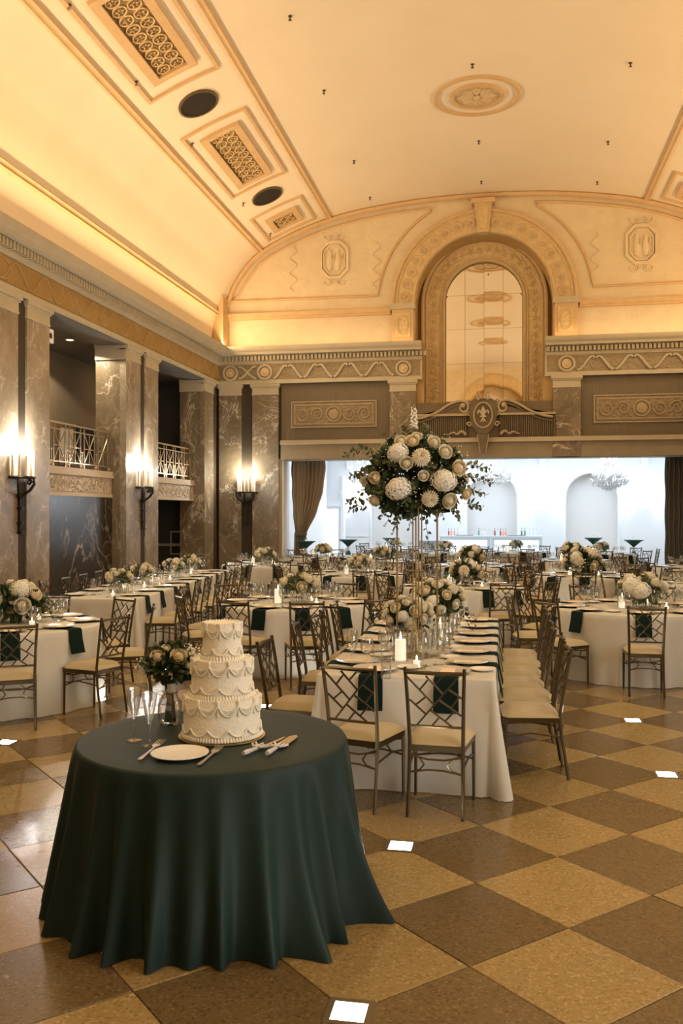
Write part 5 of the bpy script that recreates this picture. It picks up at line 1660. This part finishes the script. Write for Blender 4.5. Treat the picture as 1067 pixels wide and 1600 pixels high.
def spray(mb, rnd, p, d, L, n, ls, droop=.5, wr=.42):
    pts = [p + d * L * t - Vector((0, 0, 1)) * droop * L * t * t for t in [k / 5 for k in range(6)]]
    mb.tube(pts, .0022, 3, cap=False)
    for k in range(n):
        t = lerp(.18, 1, k / (n - 1)); i = min(4, int(t * 5)); q = pts[i].lerp(pts[i + 1], t * 5 - i)
        dd = (pts[i + 1] - pts[i]).normalized()
        side = dd.orthogonal(); side = (side * cos(k * 2.3) + dd.cross(side) * sin(k * 2.3))
        s = ls * (1.1 - .5 * t) * rnd.uniform(.8, 1.2)
        leaf(mb, q, (dd * .6 + side * .9), s, s * wr, rdir(rnd))
def bloom(me, t, loc, d, sc, name):
    q = Vector((0, 0, 1)).rotation_difference(Vector(d))
    o = bpy.data.objects.new(name, me); COL.objects.link(o); o.parent = t
    o.location = loc; o.rotation_mode = 'QUATERNION'; o.rotation_quaternion = q; o.scale = (sc, sc, sc)
    return o
BL = [(rose_me, 'rose'), (rose2_me, 'rose'), (mum_me, 'chrysanthemum'), (hyd_me, 'hydrangea')]
vase_me = MB().lathe(wall_prof([(.001, 0), (.026, 0), (.03, .03), (.024, .075), (.016, .10), (.019, .125)], .002), 12).mesh('bud_vase', m_glass)
def centrepiece(x, y, kind, seed, label, sc=1.0):
    rnd = random.Random(seed)
    if kind == 'compote':
        t = thing('floral_centrepiece', label, 'flowers', (x, y, TZ))
        MB().lathe([(.055, 0), (.06, .008), (.018, .02), (.016, .05), (.03, .06), (.095, .10), (.105, .125), (.098, .125), (.03, .075), (.001, .07)], 18).build('compote', m_stand, t)
        zc, rx, rz = .20, .21 * sc, .15 * sc
    else:
        t = thing('floral_centrepiece', label, 'flowers', (x, y, TZ))
        for k in range(5):
            a = k * 1.256 + rnd.random()
            v = inst('bud_vase', vase_me, t, (.11 * cos(a), .11 * sin(a), 0), sc=1.1)
            MB().tube([(0, 0, .01), (.002, .002, .15)], .003, 4).build('stem', m_stem, v)
        zc, rx, rz = .20, .19 * sc, .10 * sc
    mb = MB()
    nleaf = 110 if kind == 'compote' else 60
    for k in range(nleaf):
        d = rdir(rnd, -.55)
        p = Vector((d.x * rx * .45, d.y * rx * .45, zc + d.z * rz * .4))
        leaf(mb, p, d, rx * rnd.uniform(.45, .75), rx * rnd.uniform(.12, .2), rdir(rnd))
    mb.build('foliage', m_leafd if kind == 'compote' else m_leafg, t, 0, 'stuff')
    m2 = MB()
    for k in range(9):
        d = rdir(rnd, -.2)
        spray(m2, rnd, Vector((0, 0, zc)), d, rx * 1.25, 8, .045 * sc, .4)
    m2.build('greenery', m_leaf, t, 0, 'stuff')
    nb = 11 if kind == 'compote' else 9
    for k in range(nb):
        z = lerp(.95, -.15, k / nb); a = k * 2.4 + rnd.random()
        q_ = sqrt(max(0, 1 - z * z))
        d = Vector((q_ * cos(a), q_ * sin(a), z))
        me, nm = BL[rnd.choice((0, 0, 1, 1, 2, 3))]
        bloom(me, t, (d.x * rx * .85, d.y * rx * .85, zc + d.z * rz * .9), d, rnd.uniform(.95, 1.35) * sc * (.8 if nm == 'hydrangea' else 1), nm)
    return t

# ------------------------------------------------------------------ the round tables' chairs and settings
DROP = {('T5', 6), ('T5', 5), ('T14', 0)}
nset = 0
for i, (k, x, y, ph, n, a0, det) in enumerate(ROUNDS):
    lev = 2 if k in ('T2', 'T4', 'T7') else (1 if y < 17 else 0)
    RR = 1.40 if k == 'T2' else (1.42 if k in ('T4', 'T7') else 1.43)
    angs = [math.radians(a0 + 360 / n * j) for j in range(n)]
    if k == 'T4':
        angs = [math.radians(a) for a in (-103, -72, -38, 0, 38, 74, 108, 144, 180, 216)]
    if k == 'T2':
        angs = [math.radians(a) for a in (-57, -19, 22, 61, 100, 140, 180, 220, 262)]
    if k == 'T7':
        angs = [math.radians(a) for a in (-92, -50, -10, 30, 70, 110, 150, 190, 222)]
    for j, a in enumerate(angs):
        pl = ORD[j]
        px = to_px(x + 1.3 * cos(a), y + 1.3 * sin(a), .5)
        ra = a + (R() - .5) * .07
        near_others = any(o_[0] != k and (x + 1.2 * cos(a) - o_[1]) ** 2 + (y + 1.2 * sin(a) - o_[2]) ** 2 < 1.1 ** 2 for o_ in ROUNDS)
        if not near_others and (k, j) not in DROP and px and -120 < px[0] < 1200:
            c = RR - .25
            ri = (R() - .5) * (.05 if lev == 2 else .12)
            chair(x + (c + ri * .3) * cos(ra), y + (c + ri * .3) * sin(ra), face(-cos(ra), -sin(ra)) + ri,
                  'gold chair, %s counterclockwise from front, %s' % (pl, ph), 'gold banquet chairs', lev)
        px = to_px(x + RT * cos(a), y + RT * sin(a), .77)
        if px and -60 < px[0] < 1130:
            setting(x + RT * cos(a), y + RT * sin(a), cos(a), sin(a), '%s place counterclockwise from front, %s' % (pl, ph), ph, det if k[0] != 'W' else 0, nap_round)
            nset += 1
# long table by the columns
def t3pt(s, t):                                          # s: across (-1..1), t: along from the near end
    a = T3A
    lx, ly = s * .58, -T3L / 2 + t
    return (T3C[0] + lx * cos(a) - ly * sin(a), T3C[1] + lx * sin(a) + ly * cos(a))
for side, nm in ((1, 'aisle side'), (-1, 'wall side')):
    for j in range(8):
        t = .42 + j * .735
        p = t3pt(side, t)
        ax, ay = side * cos(T3A), side * sin(T3A)
        wh = '%s place, %s of the wall long table' % (ORD[j], nm)
        setting(p[0], p[1], ax, ay, wh, 'wall long table', 1, nap_long)
        if side < 0 and p[0] - .5 < -8.0 + .3: continue
        c = .24 + (R() - .5) * .04
        chair(p[0] + ax * c, p[1] + ay * c, face(-ax, -ay) + (R() - .5) * .12, 'gold lattice-back chair at ' + wh, 'gold banquet chairs', 1)
# head table
for j in range(6):
    y = 6.66 + .53 * j
    setting(HT['x1'], y, 1, 0, '%s place, open side of the middle long table' % ORD[j], 'middle long table', 2, nap_long)
    chair(HT['x1'] + (.235, .225, .19, .19, .20, .19)[j], y, PI / 2 + (.06, -.03, .02, -.02, .03, 0)[j], 'gold lattice-back chair, %s along the open side of the middle long table' % ORD[j], 'gold banquet chairs', 2)
for j in range(6):
    y = 6.55 + .56 * j
    setting(HT['x0'], y, -1, 0, '%s place, cake side of the middle long table' % ORD[j], 'middle long table', 2, nap_long)
for j, (x, y, rz) in enumerate(((-1.50, 6.60, -PI / 2 - .05), (-1.52, 7.72, -PI / 2 + .06), (-1.47, 8.32, -PI / 2 - .1), (-1.50, 8.86, -PI / 2 + .03), (-1.49, 9.38, -PI / 2))):
    chair(x, y, rz, 'gold lattice-back chair, %s along the cake side of the middle long table' % ORD[j], 'gold banquet chairs', 2)
for x, q in ((-.88, 'the end place nearer the cake on the middle long table'), (-.37, 'the end place nearer the open floor on the middle long table')):
    setting(x, HT['y0'], 0, -1, q, 'middle long table', 2, nap_long)
d1 = Vector((.262, .965)); c1 = Vector((-.955, 5.60)) + d1 * .262
chair(c1.x, c1.y, face(*d1), 'gold lattice-back chair at the end of the long table, turned and nearer the cake', 'gold banquet chairs', 2)
d2 = Vector((.07, .997)); c2 = Vector((-.415, 5.535)) + d2 * .262
chair(c2.x, c2.y, face(*d2), 'gold lattice-back chair at the end of the long table, square to it, farther from cake', 'gold banquet chairs', 2)

# ------------------------------------------------------------------ centrepieces and candles
CP = [('T2', 'compote', .04, .10, 1.35), ('T4', 'vases', .05, 0, 1.25), ('T7', 'vases', .10, 0, 1.45), ('T8', 'compote', .05, .1, 1.15), ('T14', 'compote', .1, -.3, 1.4), ('T6', 'vases', .1, 0, 1.1),
      ('T10', 'compote', -.02, .1, 1.6), ('T5', 'vases', 0, 0, 1.2), ('T9', 'compote', -.05, 0, 1.3), ('T15', 'vases', 0, 0, 1.1), ('T12', 'vases', 0, 0, 1.1), ('T11', 'compote', 0, 0, 1.3), ('T16', 'vases', 0, 0, 1.1),
      ('W1', 'vases', 0, 0, 1.0), ('W2', 'vases', 0, 0, 1.0), ('W3', 'vases', 0, 0, 1.0), ('W4', 'vases', 0, 0, 1.0)]
BYK = {t[0]: t for t in ROUNDS}
for i, (k, kind, dx, dy, sc) in enumerate(CP):
    _, x, y, ph, *_r = BYK[k]
    centrepiece(x + dx, y + dy, kind, 40 + i, ('cream roses in a gold compote on the ' if kind == 'compote' else 'cream roses in glass bud vases on the ') + ph, sc)
    candle(x + dx - .24, y + dy - .10, TZ, True, 'lit pillar candle in glass, by flowers on the ' + ph, None, 1.0 if k != 'T4' else 1.25)
    candle(x + dx + .25, y + dy - .14, TZ, False, 'lit votive candle, beside flowers on the ' + ph)
    candle(x + dx + .10, y + dy + .26, TZ, False, 'lit votive candle, behind flowers on the ' + ph)
for j in range(4):
    p = t3pt((.05, -.1, .1, 0)[j], .95 + j * 1.42)
    centrepiece(p[0], p[1], 'vases', 80 + j, 'cream roses in bud vases, %s cluster along the wall long table' % ORD[j], .95)
    p = t3pt(-.15, 1.6 + j * 1.35)
    candle(p[0], p[1], TZ, True, 'lit pillar candle, %s along the wall long table' % ORD[j])
    p = t3pt(.2, .45 + j * 1.45)
    candle(p[0], p[1], TZ, False, 'lit votive candle, %s along the wall long table' % ORD[j])
# lantern on the far right round table
lt = thing('lantern', 'small brown lantern with pale pane standing on a round table', 'lantern', (2.08, 14.0, TZ))
mb = MB()
for sx in (-1, 1):
    for sy in (-1, 1): mb.bar((sx * .075, sy * .075, .02), (sx * .05, sy * .05, .24), .014, .014)
mb.box(-.085, .085, -.085, .085, 0, .02)
mb.build('frame', m_wood, lt, kind='stuff')
MB().lathe([(.085, .24), (.075, .255), (.035, .34), (.02, .36), (.02, .38), (.001, .385)], 4, (0, 0, 0)).build('cap', m_black, lt)
mb = MB(); mb.prism([(-.068, .025), (.068, .025), (.046, .238), (-.046, .238)], lambda a, b, d: (a, d - .06, b), 0, .002); mb.build('pane', m_pane if False else m_paper, lt)
MB().lathe([(.025, .02), (.025, .10), (.001, .10)], 10).build('candle', m_glow, lt)

# ------------------------------------------------------------------ tall centrepiece on the middle long table
SX, SY = -.655, 6.93
st = thing('flower_stand', 'tall slim gold four-legged stand rising from the middle long table', 'stand', (SX, SY, TZ))
MB().box(-.13, .13, -.13, .13, .0, .008).build('base_plate', m_stand, st).rotation_euler = (0, 0, YAW + PI / 4)
for k in range(4):
    a = YAW + k * PI / 2 + .06
    x, y = .155 * cos(a), .155 * sin(a)
    px, py = -.012 * sin(a), .012 * cos(a)
    lg = MB()
    lg.bar((x + px, y + py, .008), (x + px, y + py, 1.20), .010, .010)
    lg.bar((x - px, y - py, .008), (x - px, y - py, 1.20), .010, .010)
    lg.build('leg', m_stand, st, kind='stuff')
    b_ = YAW + (k + 1) * PI / 2 + .06
    MB().bar((x, y, 1.195), (.155 * cos(b_), .155 * sin(b_), 1.195), .012, .012).build('top_bar', m_stand, st)
    MB().bar((x, y, .004), (.155 * cos(b_), .155 * sin(b_), .004), .012, .008).build('bottom_bar', m_stand, st)
MB().lathe([(.05, 1.19), (.14, 1.22), (.15, 1.27), (.001, 1.27)], 16).build('bowl', m_stand, st)
fa = thing('tall_floral_arrangement', 'big round arrangement of white hydrangeas, mums and greenery atop the gold stand', 'flowers', (SX, SY, 2.14))
rnd = random.Random(11)
RX, RZ = .47, .38
core = MB()
for k in range(900):
    d = rdir(rnd, -.75)
    p = Vector((d.x * RX * .62, d.y * RX * .62, d.z * RZ * .62))
    L = rnd.uniform(.07, .13)
    leaf(core, p * rnd.uniform(.7, 1.1), (d + rdir(rnd) * .6), L, L * rnd.uniform(.28, .42), rdir(rnd))
core.build('foliage', m_leafd, fa, 0, 'stuff')
sp = MB()
for k in range(95):
    d = rdir(rnd, -.8)
    base = Vector((d.x * RX * .5, d.y * RX * .5, d.z * RZ * .5))
    low = d.z < -.1
    spray(sp, rnd, base, (d + Vector((0, 0, .25))).normalized(), rnd.uniform(.17, .27), 10, rnd.uniform(.042, .065), .32 if low else .2, rnd.choice((.30, .42, .5)))
sp.build('eucalyptus_sprays', m_leaf, fa, 0, 'stuff')
sp = MB()
for k in range(34):
    d = rdir(rnd, -.9)
    d.z = d.z * .6 - .05
    spray(sp, rnd, Vector((d.x * RX * .5, d.y * RX * .5, d.z * RZ * .5)), d.normalized(), rnd.uniform(.13, .22), 9, rnd.uniform(.04, .06), .35, .5)
sp.build('hanging_sprays', m_leafg, fa, 0, 'stuff')
sp = MB()
for sx_, zz, L in ((-1, .26, .34), (-1, .05, .24), (-1, -.2, .3), (1, .12, .30), (1, .0, .34), (1, -.12, .28), (-1, -.27, .26), (1, -.25, .22)):
    dx = Vector((cos(YAW), sin(YAW), 0)) * sx_
    spray(sp, rnd, dx * .36 + Vector((0, -.05, zz * .8)), (dx + Vector((0, -.1, .15))).normalized(), L * .62, 12, .055, .35, .38)
sp.build('long_sprays', m_leafg, fa, 0, 'stuff')
bb = MB()
for k in range(420):
    d = rdir(rnd, -.5)
    c = Vector((d.x * RX, d.y * RX, d.z * RZ)) * rnd.uniform(.75, .98)
    bb.lathe([(.001, -.004), (.006, 0), (.001, .005)], 5, c)
bb.build('baby_breath', m_floret, fa, 0, 'stuff')
fwd = Vector((-sin(YAW), cos(YAW), 0)); rgt = Vector((cos(YAW), sin(YAW), 0))
BLO = [(618, 714, 'h', 1.05), (652, 722, 'm', 1.25), (630.5, 731, 'r', 1.0), (618, 769, 'h', 1.25), (686, 757, 'h', 1.25), (666, 784, 'm', 1.15), (689, 714, 'r', 1.1), (709, 738, 'r2', 1.2), (695, 786, 'r', 1.2), (723, 776, 'r2', .9),
       (585, 786, 'r', .9), (585, 752, 'r2', .95), (655, 750, 'r', .8), (673, 699, 'r', 1.0), (624, 697, 'r', .95), (641, 697, 'r2', 1.0), (648, 690, 'r', .8), (700, 760, 'm', .7)]
for u, v, kd, sc in BLO:
    dep = 6.98
    X_, Z_ = (u - 653) / FPX * dep, (750 - v) / FPX * dep
    q_ = 1 - (X_ / RX) ** 2 - (Z_ / RZ) ** 2
    fr = sqrt(max(.02, q_)) * RX * .92
    loc = rgt * X_ - fwd * fr + Vector((0, 0, Z_))
    d = (loc.normalized() - fwd * .5).normalized()
    me, nm = {'h': (hyd_me, 'hydrangea'), 'm': (mum_me, 'chrysanthemum'), 'r': (rose_me, 'rose'), 'r2': (rose2_me, 'rose')}[kd]
    bloom(me, fa, loc * .97, d, sc, nm)
for k in range(16):                                       # blossoms round the back
    a = rnd.uniform(-.9, PI + .9); z = rnd.uniform(-.4, .9)
    d = (rgt * cos(a) + fwd * (.35 + abs(sin(a))) + Vector((0, 0, z))).normalized()
    me, nm = BL[k % 4]
    bloom(me, fa, (d.x * RX * .9, d.y * RX * .9, d.z * RZ * .9), d, 1.05, nm)
sk = MB()
for k in range(26):
    a = k * 2.4; z = .38 + .16 * k / 26
    sk.lathe([(.001, -.012), (.016 * (1.15 - k / 30), 0), (.001, .012)], 6, (rgt.x * -.02 + .02 * cos(a), -.05 + .02 * sin(a), z))
sk.build('stock_spike', m_floret, fa, 0, 'stuff')

# low arrangements and candles along the middle long table
def garland(x, y, rx, ry, rz, zc, seed, label):
    rnd = random.Random(seed)
    t = thing('low_floral_arrangement', label, 'flowers', (x, y, TZ))
    MB().lathe([(.06, 0), (.065, .02), (.07, .07), (.06, .07), (.001, .05)], 14).build('bowl', m_glass, t)
    mb, m2 = MB(), MB()
    for k in range(330):
        d = rdir(rnd, -.7)
        p = Vector((d.x * rx * .6, d.y * ry * .6, zc + d.z * rz * .6))
        L = rnd.uniform(.05, .09)
        leaf(mb if k % 3 else m2, p, d + rdir(rnd) * .6, L, L * .36, rdir(rnd))
    for k in range(14): spray(m2, rnd, Vector((0, 0, zc)), rdir(rnd, -.3), rx * 1.35, 10, .045, .5)
    mb.build('foliage', m_leafg, t, 0, 'stuff'); m2.build('greenery', m_leafd, t, 0, 'stuff')
    for k in range(24):
        z = lerp(.97, -.45, k / 24); a = k * 2.4
        q_ = sqrt(1 - z * z); d = Vector((q_ * cos(a), q_ * sin(a), z))
        me, nm = BL[(0, 1, 0, 3, 1, 2)[k % 6]]
        bloom(me, t, (d.x * rx * .9, d.y * ry * .9, zc + d.z * rz * .9), d, rnd.uniform(.8, 1.15) * (.75 if nm == 'hydrangea' else 1), nm)
garland(-.78, 7.42, .21, .21, .13, .26, 5, 'low white flower arrangement on the long table, front one below the gold stand')
garland(-.60, 8.35, .26, .28, .18, .30, 6, 'fuller white flower arrangement on the long table, behind the front one')
candle(-.76, 6.72, TZ, True, 'big lit pillar candle in glass beside the gold stand foot', None, 1.15)
p = onz(651, 1040, TZ)
candle(p.x, p.y, TZ, False, 'lit votive candle at the foot of the gold stand')
candle(-.55, 7.95, TZ, True, 'lit pillar candle between the two low arrangements')
candle(-.70, 9.1, TZ, False, 'lit votive candle near the far end of the middle long table')
p = onz(597, 1058, TZ)
for q, (u, v) in (('nearer', (603, 1060)), ('farther', (590, 1038))):
    p = onz(u, v, TZ)
    o = MB().lathe(wall_prof([(.001, 0), (.034, 0), (.036, .07), (.037, .14)], .002), 16).build('tumbler', m_glass); o.location = (p.x, p.y, TZ)
    tag(o, 'tall plain water tumbler near the pillar candle, %s the table end' % ('nearer' if q == 'nearer' else 'farther from'), 'glass', 'tumblers')
p = onz(656, 1024, TZ)
o = MB().lathe(wall_prof([(.001, 0), (.07, 0), (.072, .10), (.06, .17), (.035, .20)], .002), 18).build('glass_cloche', m_glass); o.location = (p.x - .02, p.y + .14, TZ)
tag(o, 'clear round-shouldered glass vase behind the stand foot', 'vase')

# ================================================================== ON THE CAKE TABLE
TZ = .7712
ck = onz(347, 1150, TZ)
CX_, CY_ = ck.x, ck.y
cake = thing('wedding_cake', 'three-tier ivory cake with piped swags on a gold board', 'cake', (CX_, CY_, TZ))
MB().lathe([(.205, .0), (.212, .004), (.212, .010), (.001, .010)], 48).build('cake_board', m_goldfoil, cake)
TI = [(.188, .012, .205), (.150, .205, .385), (.095, .385, .560)]
for ti, (r, z0, z1) in enumerate(TI):
    tm = MB().lathe([(r + .004, z0), (r, z0 + .02), (r - .002, z1 - .01), (r - .008, z1), (r * .6, z1 + .003), (.001, z1 + .004)], 64)
    tier = tm.build('tier', m_icing, cake, 50)
    ns = (12, 10, 8)[ti]
    H_ = z1 - z0
    for k in range(ns):
        a0, a1 = 2 * PI * k / ns + .2, 2 * PI * (k + 1) / ns + .2
        mb = MB()
        for row, (dz, q) in enumerate(((.0, .0052), (.010, .0022), (.018, .0022), (.026, .0022))):
            pts = []
            m_ = 25
            for j in range(m_):
                t = j / (m_ - 1)
                a = lerp(a0, a1, t)
                sag = ((.26 * H_) - dz) * (1 - (2 * t - 1) ** 2) if row == 0 else max(.004, ((.26 * H_) - dz)) * (1 - (2 * t - 1) ** 2)
                rr = r + .002 + (.001 * (j % 2) if row == 0 else 0)
                pts.append((rr * cos(a), rr * sin(a), z1 - .020 - sag))
            mb.tube(pts, [q * (.70 + .50 * (j % 2)) for j in range(m_)] if row == 0 else q, 6)
        mb.build('swag', m_icing2, tier, 60)
        mb = MB()
        x, y = (r + .001) * cos(a0), (r + .001) * sin(a0)
        mb.lathe([(.001, z1 - .075), (.006, z1 - .068), (.004, z1 - .056), (.003, z1 - .03), (.0055, z1 - .02), (.008, z1 - .006), (.007, z1 + .004), (.001, z1 + .008)], 8, (x, y, 0))
        mb.build('drop', m_icing2, tier, 60)
        # scalloped border at the foot
        pts = []
        for j in range(17):
            t = j / 16; a = lerp(a0 + PI / ns, a1 + PI / ns, t)
            pts.append(((r + .004) * cos(a), (r + .004) * sin(a), z0 + .026 + .032 * abs(2 * t - 1) ** 2.4))
        MB().tube(pts, [.004 + .0018 * (j % 2) for j in range(17)], 6).build('foot_scallop', m_icing2, tier, 60)
    sh_ = MB()
    n = int(2 * PI * r / .014)
    for k in range(n):
        a = 2 * PI * k / n
        sh_.lathe([(.008, 0), (.009, .006), (.006, .015), (.001, .022)], 6, ((r + .006) * cos(a), (r + .008) * sin(a), z0 + .001))
    for k in range(int(2 * PI * (r - .012) / .013)):
        a = 2 * PI * k / int(2 * PI * (r - .012) / .013)
        sh_.lathe([(.007, -.004), (.0065, .003), (.001, .007)], 6, ((r - .007) * cos(a), (r - .010) * sin(a), z1))
    sh_.build('shell_border', m_icing2, tier, 60, 'stuff')
# plate, forks, server and knife
p = onz(281, 1181, TZ)
o = plate_mb(.131).build('dinner_plate', m_china); o.location = (p.x, p.y, TZ + .001)
tag(o, 'plain white dinner plate in front of the cake', 'plate')
def lay(me, ua, va, ub, vb, name, label, L, cat):
    a, b = onz(ua, va, TZ), onz(ub, vb, TZ)
    d = b - a
    o = inst(name, me, None, (a.x, a.y, TZ + .002), (0, 0, math.atan2(-d.x, d.y)), d.length / L)
    return tag(o, label, cat)
lay(fork_me, 217, 1190, 254, 1161, 'fork', 'silver fork beside the dinner plate, nearer the toasting flutes', .18, 'fork')
lay(fork_me, 310, 1198, 345, 1170, 'fork', 'silver fork between the dinner plate and the cake knife', .18, 'fork')
def serve(name, ua, va, ub, vb, label, blade):
    a, b = onz(ua, va, TZ), onz(ub, vb, TZ)
    d = b - a; L = d.length
    t = thing(name, label, 'cutlery', (a.x, a.y, TZ + .004), math.atan2(-d.x, d.y))
    MB().tube([(0, 0, .010), (0, .03, .010), (0, .07, .009), (0, .11, .007), (0, .125, .006)], [.010, .012, .0095, .008, .006], 12).build('crystal_handle', m_crystal, t, 0)
    MB().prism(blade(L), lambda x, y, d_: (x, y, .004 + d_), 0, .002).build('blade', m_silver, t)
    rb = MB()
    for s in (-1, 1):
        rb.tube([(0, .118, .016), (s * .02, .135, .028), (s * .034, .125, .022), (s * .02, .112, .016), (0, .118, .016)], .006, 5)
        rb.tube([(0, .118, .014), (s * .022, .15, .008), (s * .03, .19, .004)], [.007, .006, .004], 5)
    rb.lathe([(.001, .006), (.010, .014), (.001, .024)], 8, (0, .118, 0))
    rb.build('ribbon_bow', m_ribbon, t, 60)
serve('cake_knife', 380, 1182, 446, 1154, 'cake knife with crystal handle and cream bow, nearer the cake', lambda L: [(-.006, .12), (.012, .12), (.014, L * .8), (.002, L), (-.006, L * .97)])
serve('cake_server', 417, 1182, 463, 1151, 'cake server with crystal handle and cream bow, nearer the table rim', lambda L: [(-.006, .12), (.006, .12), (.028, .16), (.022, L * .9), (0, L), (-.022, L * .9), (-.028, .16)])
# toasting flutes
for u, v, q in ((210, 1157, 'farther from the plate'), (233.5, 1165, 'nearer the plate')):
    p = onz(u, v, TZ)
    t = thing('toasting_flute', 'cut crystal toasting flute, ' + q, 'glass', (p.x, p.y, TZ))
    MB().lathe([(.001, 0), (.036, 0), (.036, .003), (.012, .008), (.006, .02), (.006, .05), (.010, .10), (.014, .12), (.022, .16), (.032, .215), (.038, .252), (.036, .252), (.030, .215), (.019, .16), (.010, .125), (.001, .118)], 12).build('glass', m_glass, t, 0)
    cu = MB()
    for k in range(10):
        a = 2 * PI * k / 10
        cu.tube([(.0145 * cos(a), .0145 * sin(a), .125), (.0235 * cos(a + .3), .0235 * sin(a + .3), .165), (.0315 * cos(a), .0315 * sin(a), .21)], .0016, 4)
    cu.build('cut_facets', m_crystal, t, 0, 'stuff')
# bouquet in a vase
p = onz(266, 1131, TZ)
vz_ = thing('glass_vase', 'clear glass jar vase holding the bouquet behind the flutes', 'vase', (p.x, p.y, TZ))
MB().lathe(wall_prof([(.001, 0), (.048, 0), (.062, .015), (.066, .06), (.062, .11), (.042, .145), (.036, .16), (.046, .175)], .003), 24).build('glass', m_glass, vz_)
bq = thing('bridal_bouquet', 'bouquet of cream roses and dark greenery standing in the glass vase', 'flowers', (p.x, p.y, TZ + .012))
mb = MB()
rnd = random.Random(3)
for k in range(16):
    a, r = rnd.random() * 6.28, .018 * sqrt(rnd.random())
    mb.tube([(r * 1.7 * cos(a), r * 1.7 * sin(a), 0), (r * cos(a), r * sin(a), .12), (r * 1.4 * cos(a) - .01, r * 1.4 * sin(a), .22)], .004, 4)
mb.build('stems', m_stem, bq, 0, 'stuff')
MB().lathe([(.024, .15), (.026, .165), (.025, .19), (.027, .20)], 12).build('ribbon_wrap', m_ribbon, bq)
mb, m2 = MB(), MB()
for k in range(240):
    d = rdir(rnd, -.45)
    pp = Vector((d.x * .08, d.y * .08, .30 + d.z * .06))
    L = rnd.uniform(.045, .085)
    leaf(mb, pp, d + rdir(rnd) * .5, L, L * .36, rdir(rnd))
for k in range(20): spray(m2, rnd, Vector((0, 0, .28)), (rdir(rnd, -.1) + Vector((0, 0, .2))).normalized(), rnd.uniform(.13, .20), 10, .032, .3, .3)
mb.build('foliage', m_leafd, bq, 0, 'stuff'); m2.build('greenery', m_leaf, bq, 0, 'stuff')
bb = MB()
for s, c in ((-1, Vector((-.13, -.03, .29))), (1, Vector((.12, .0, .36)))):
    for k in range(70):
        q = c + rdir(rnd) * rnd.random() ** .5 * .055
        bb.lathe([(.001, -.004), (.006, 0), (.001, .005)], 5, q)
bb.build('baby_breath', m_floret, bq, 0, 'stuff')
for X_, Z_, me, sc in ((-.045, .345, rose2_me, .78), (.06, .345, rose2_me, .88), (.0, .30, rose2_me, .5), (.10, .30, rose_me, .5), (-.01, .385, rose_me, .5)):
    loc = rgt * X_ - fwd * (.085 if sc >= .7 else .06) + Vector((0, 0, Z_))
    bloom(me, bq, loc, (rgt * X_ * 4 - fwd + Vector((0, 0, .9))).normalized(), sc, 'rose')
for lv in protos:
    if lv not in used: protos[lv]['label'] = 'unused'
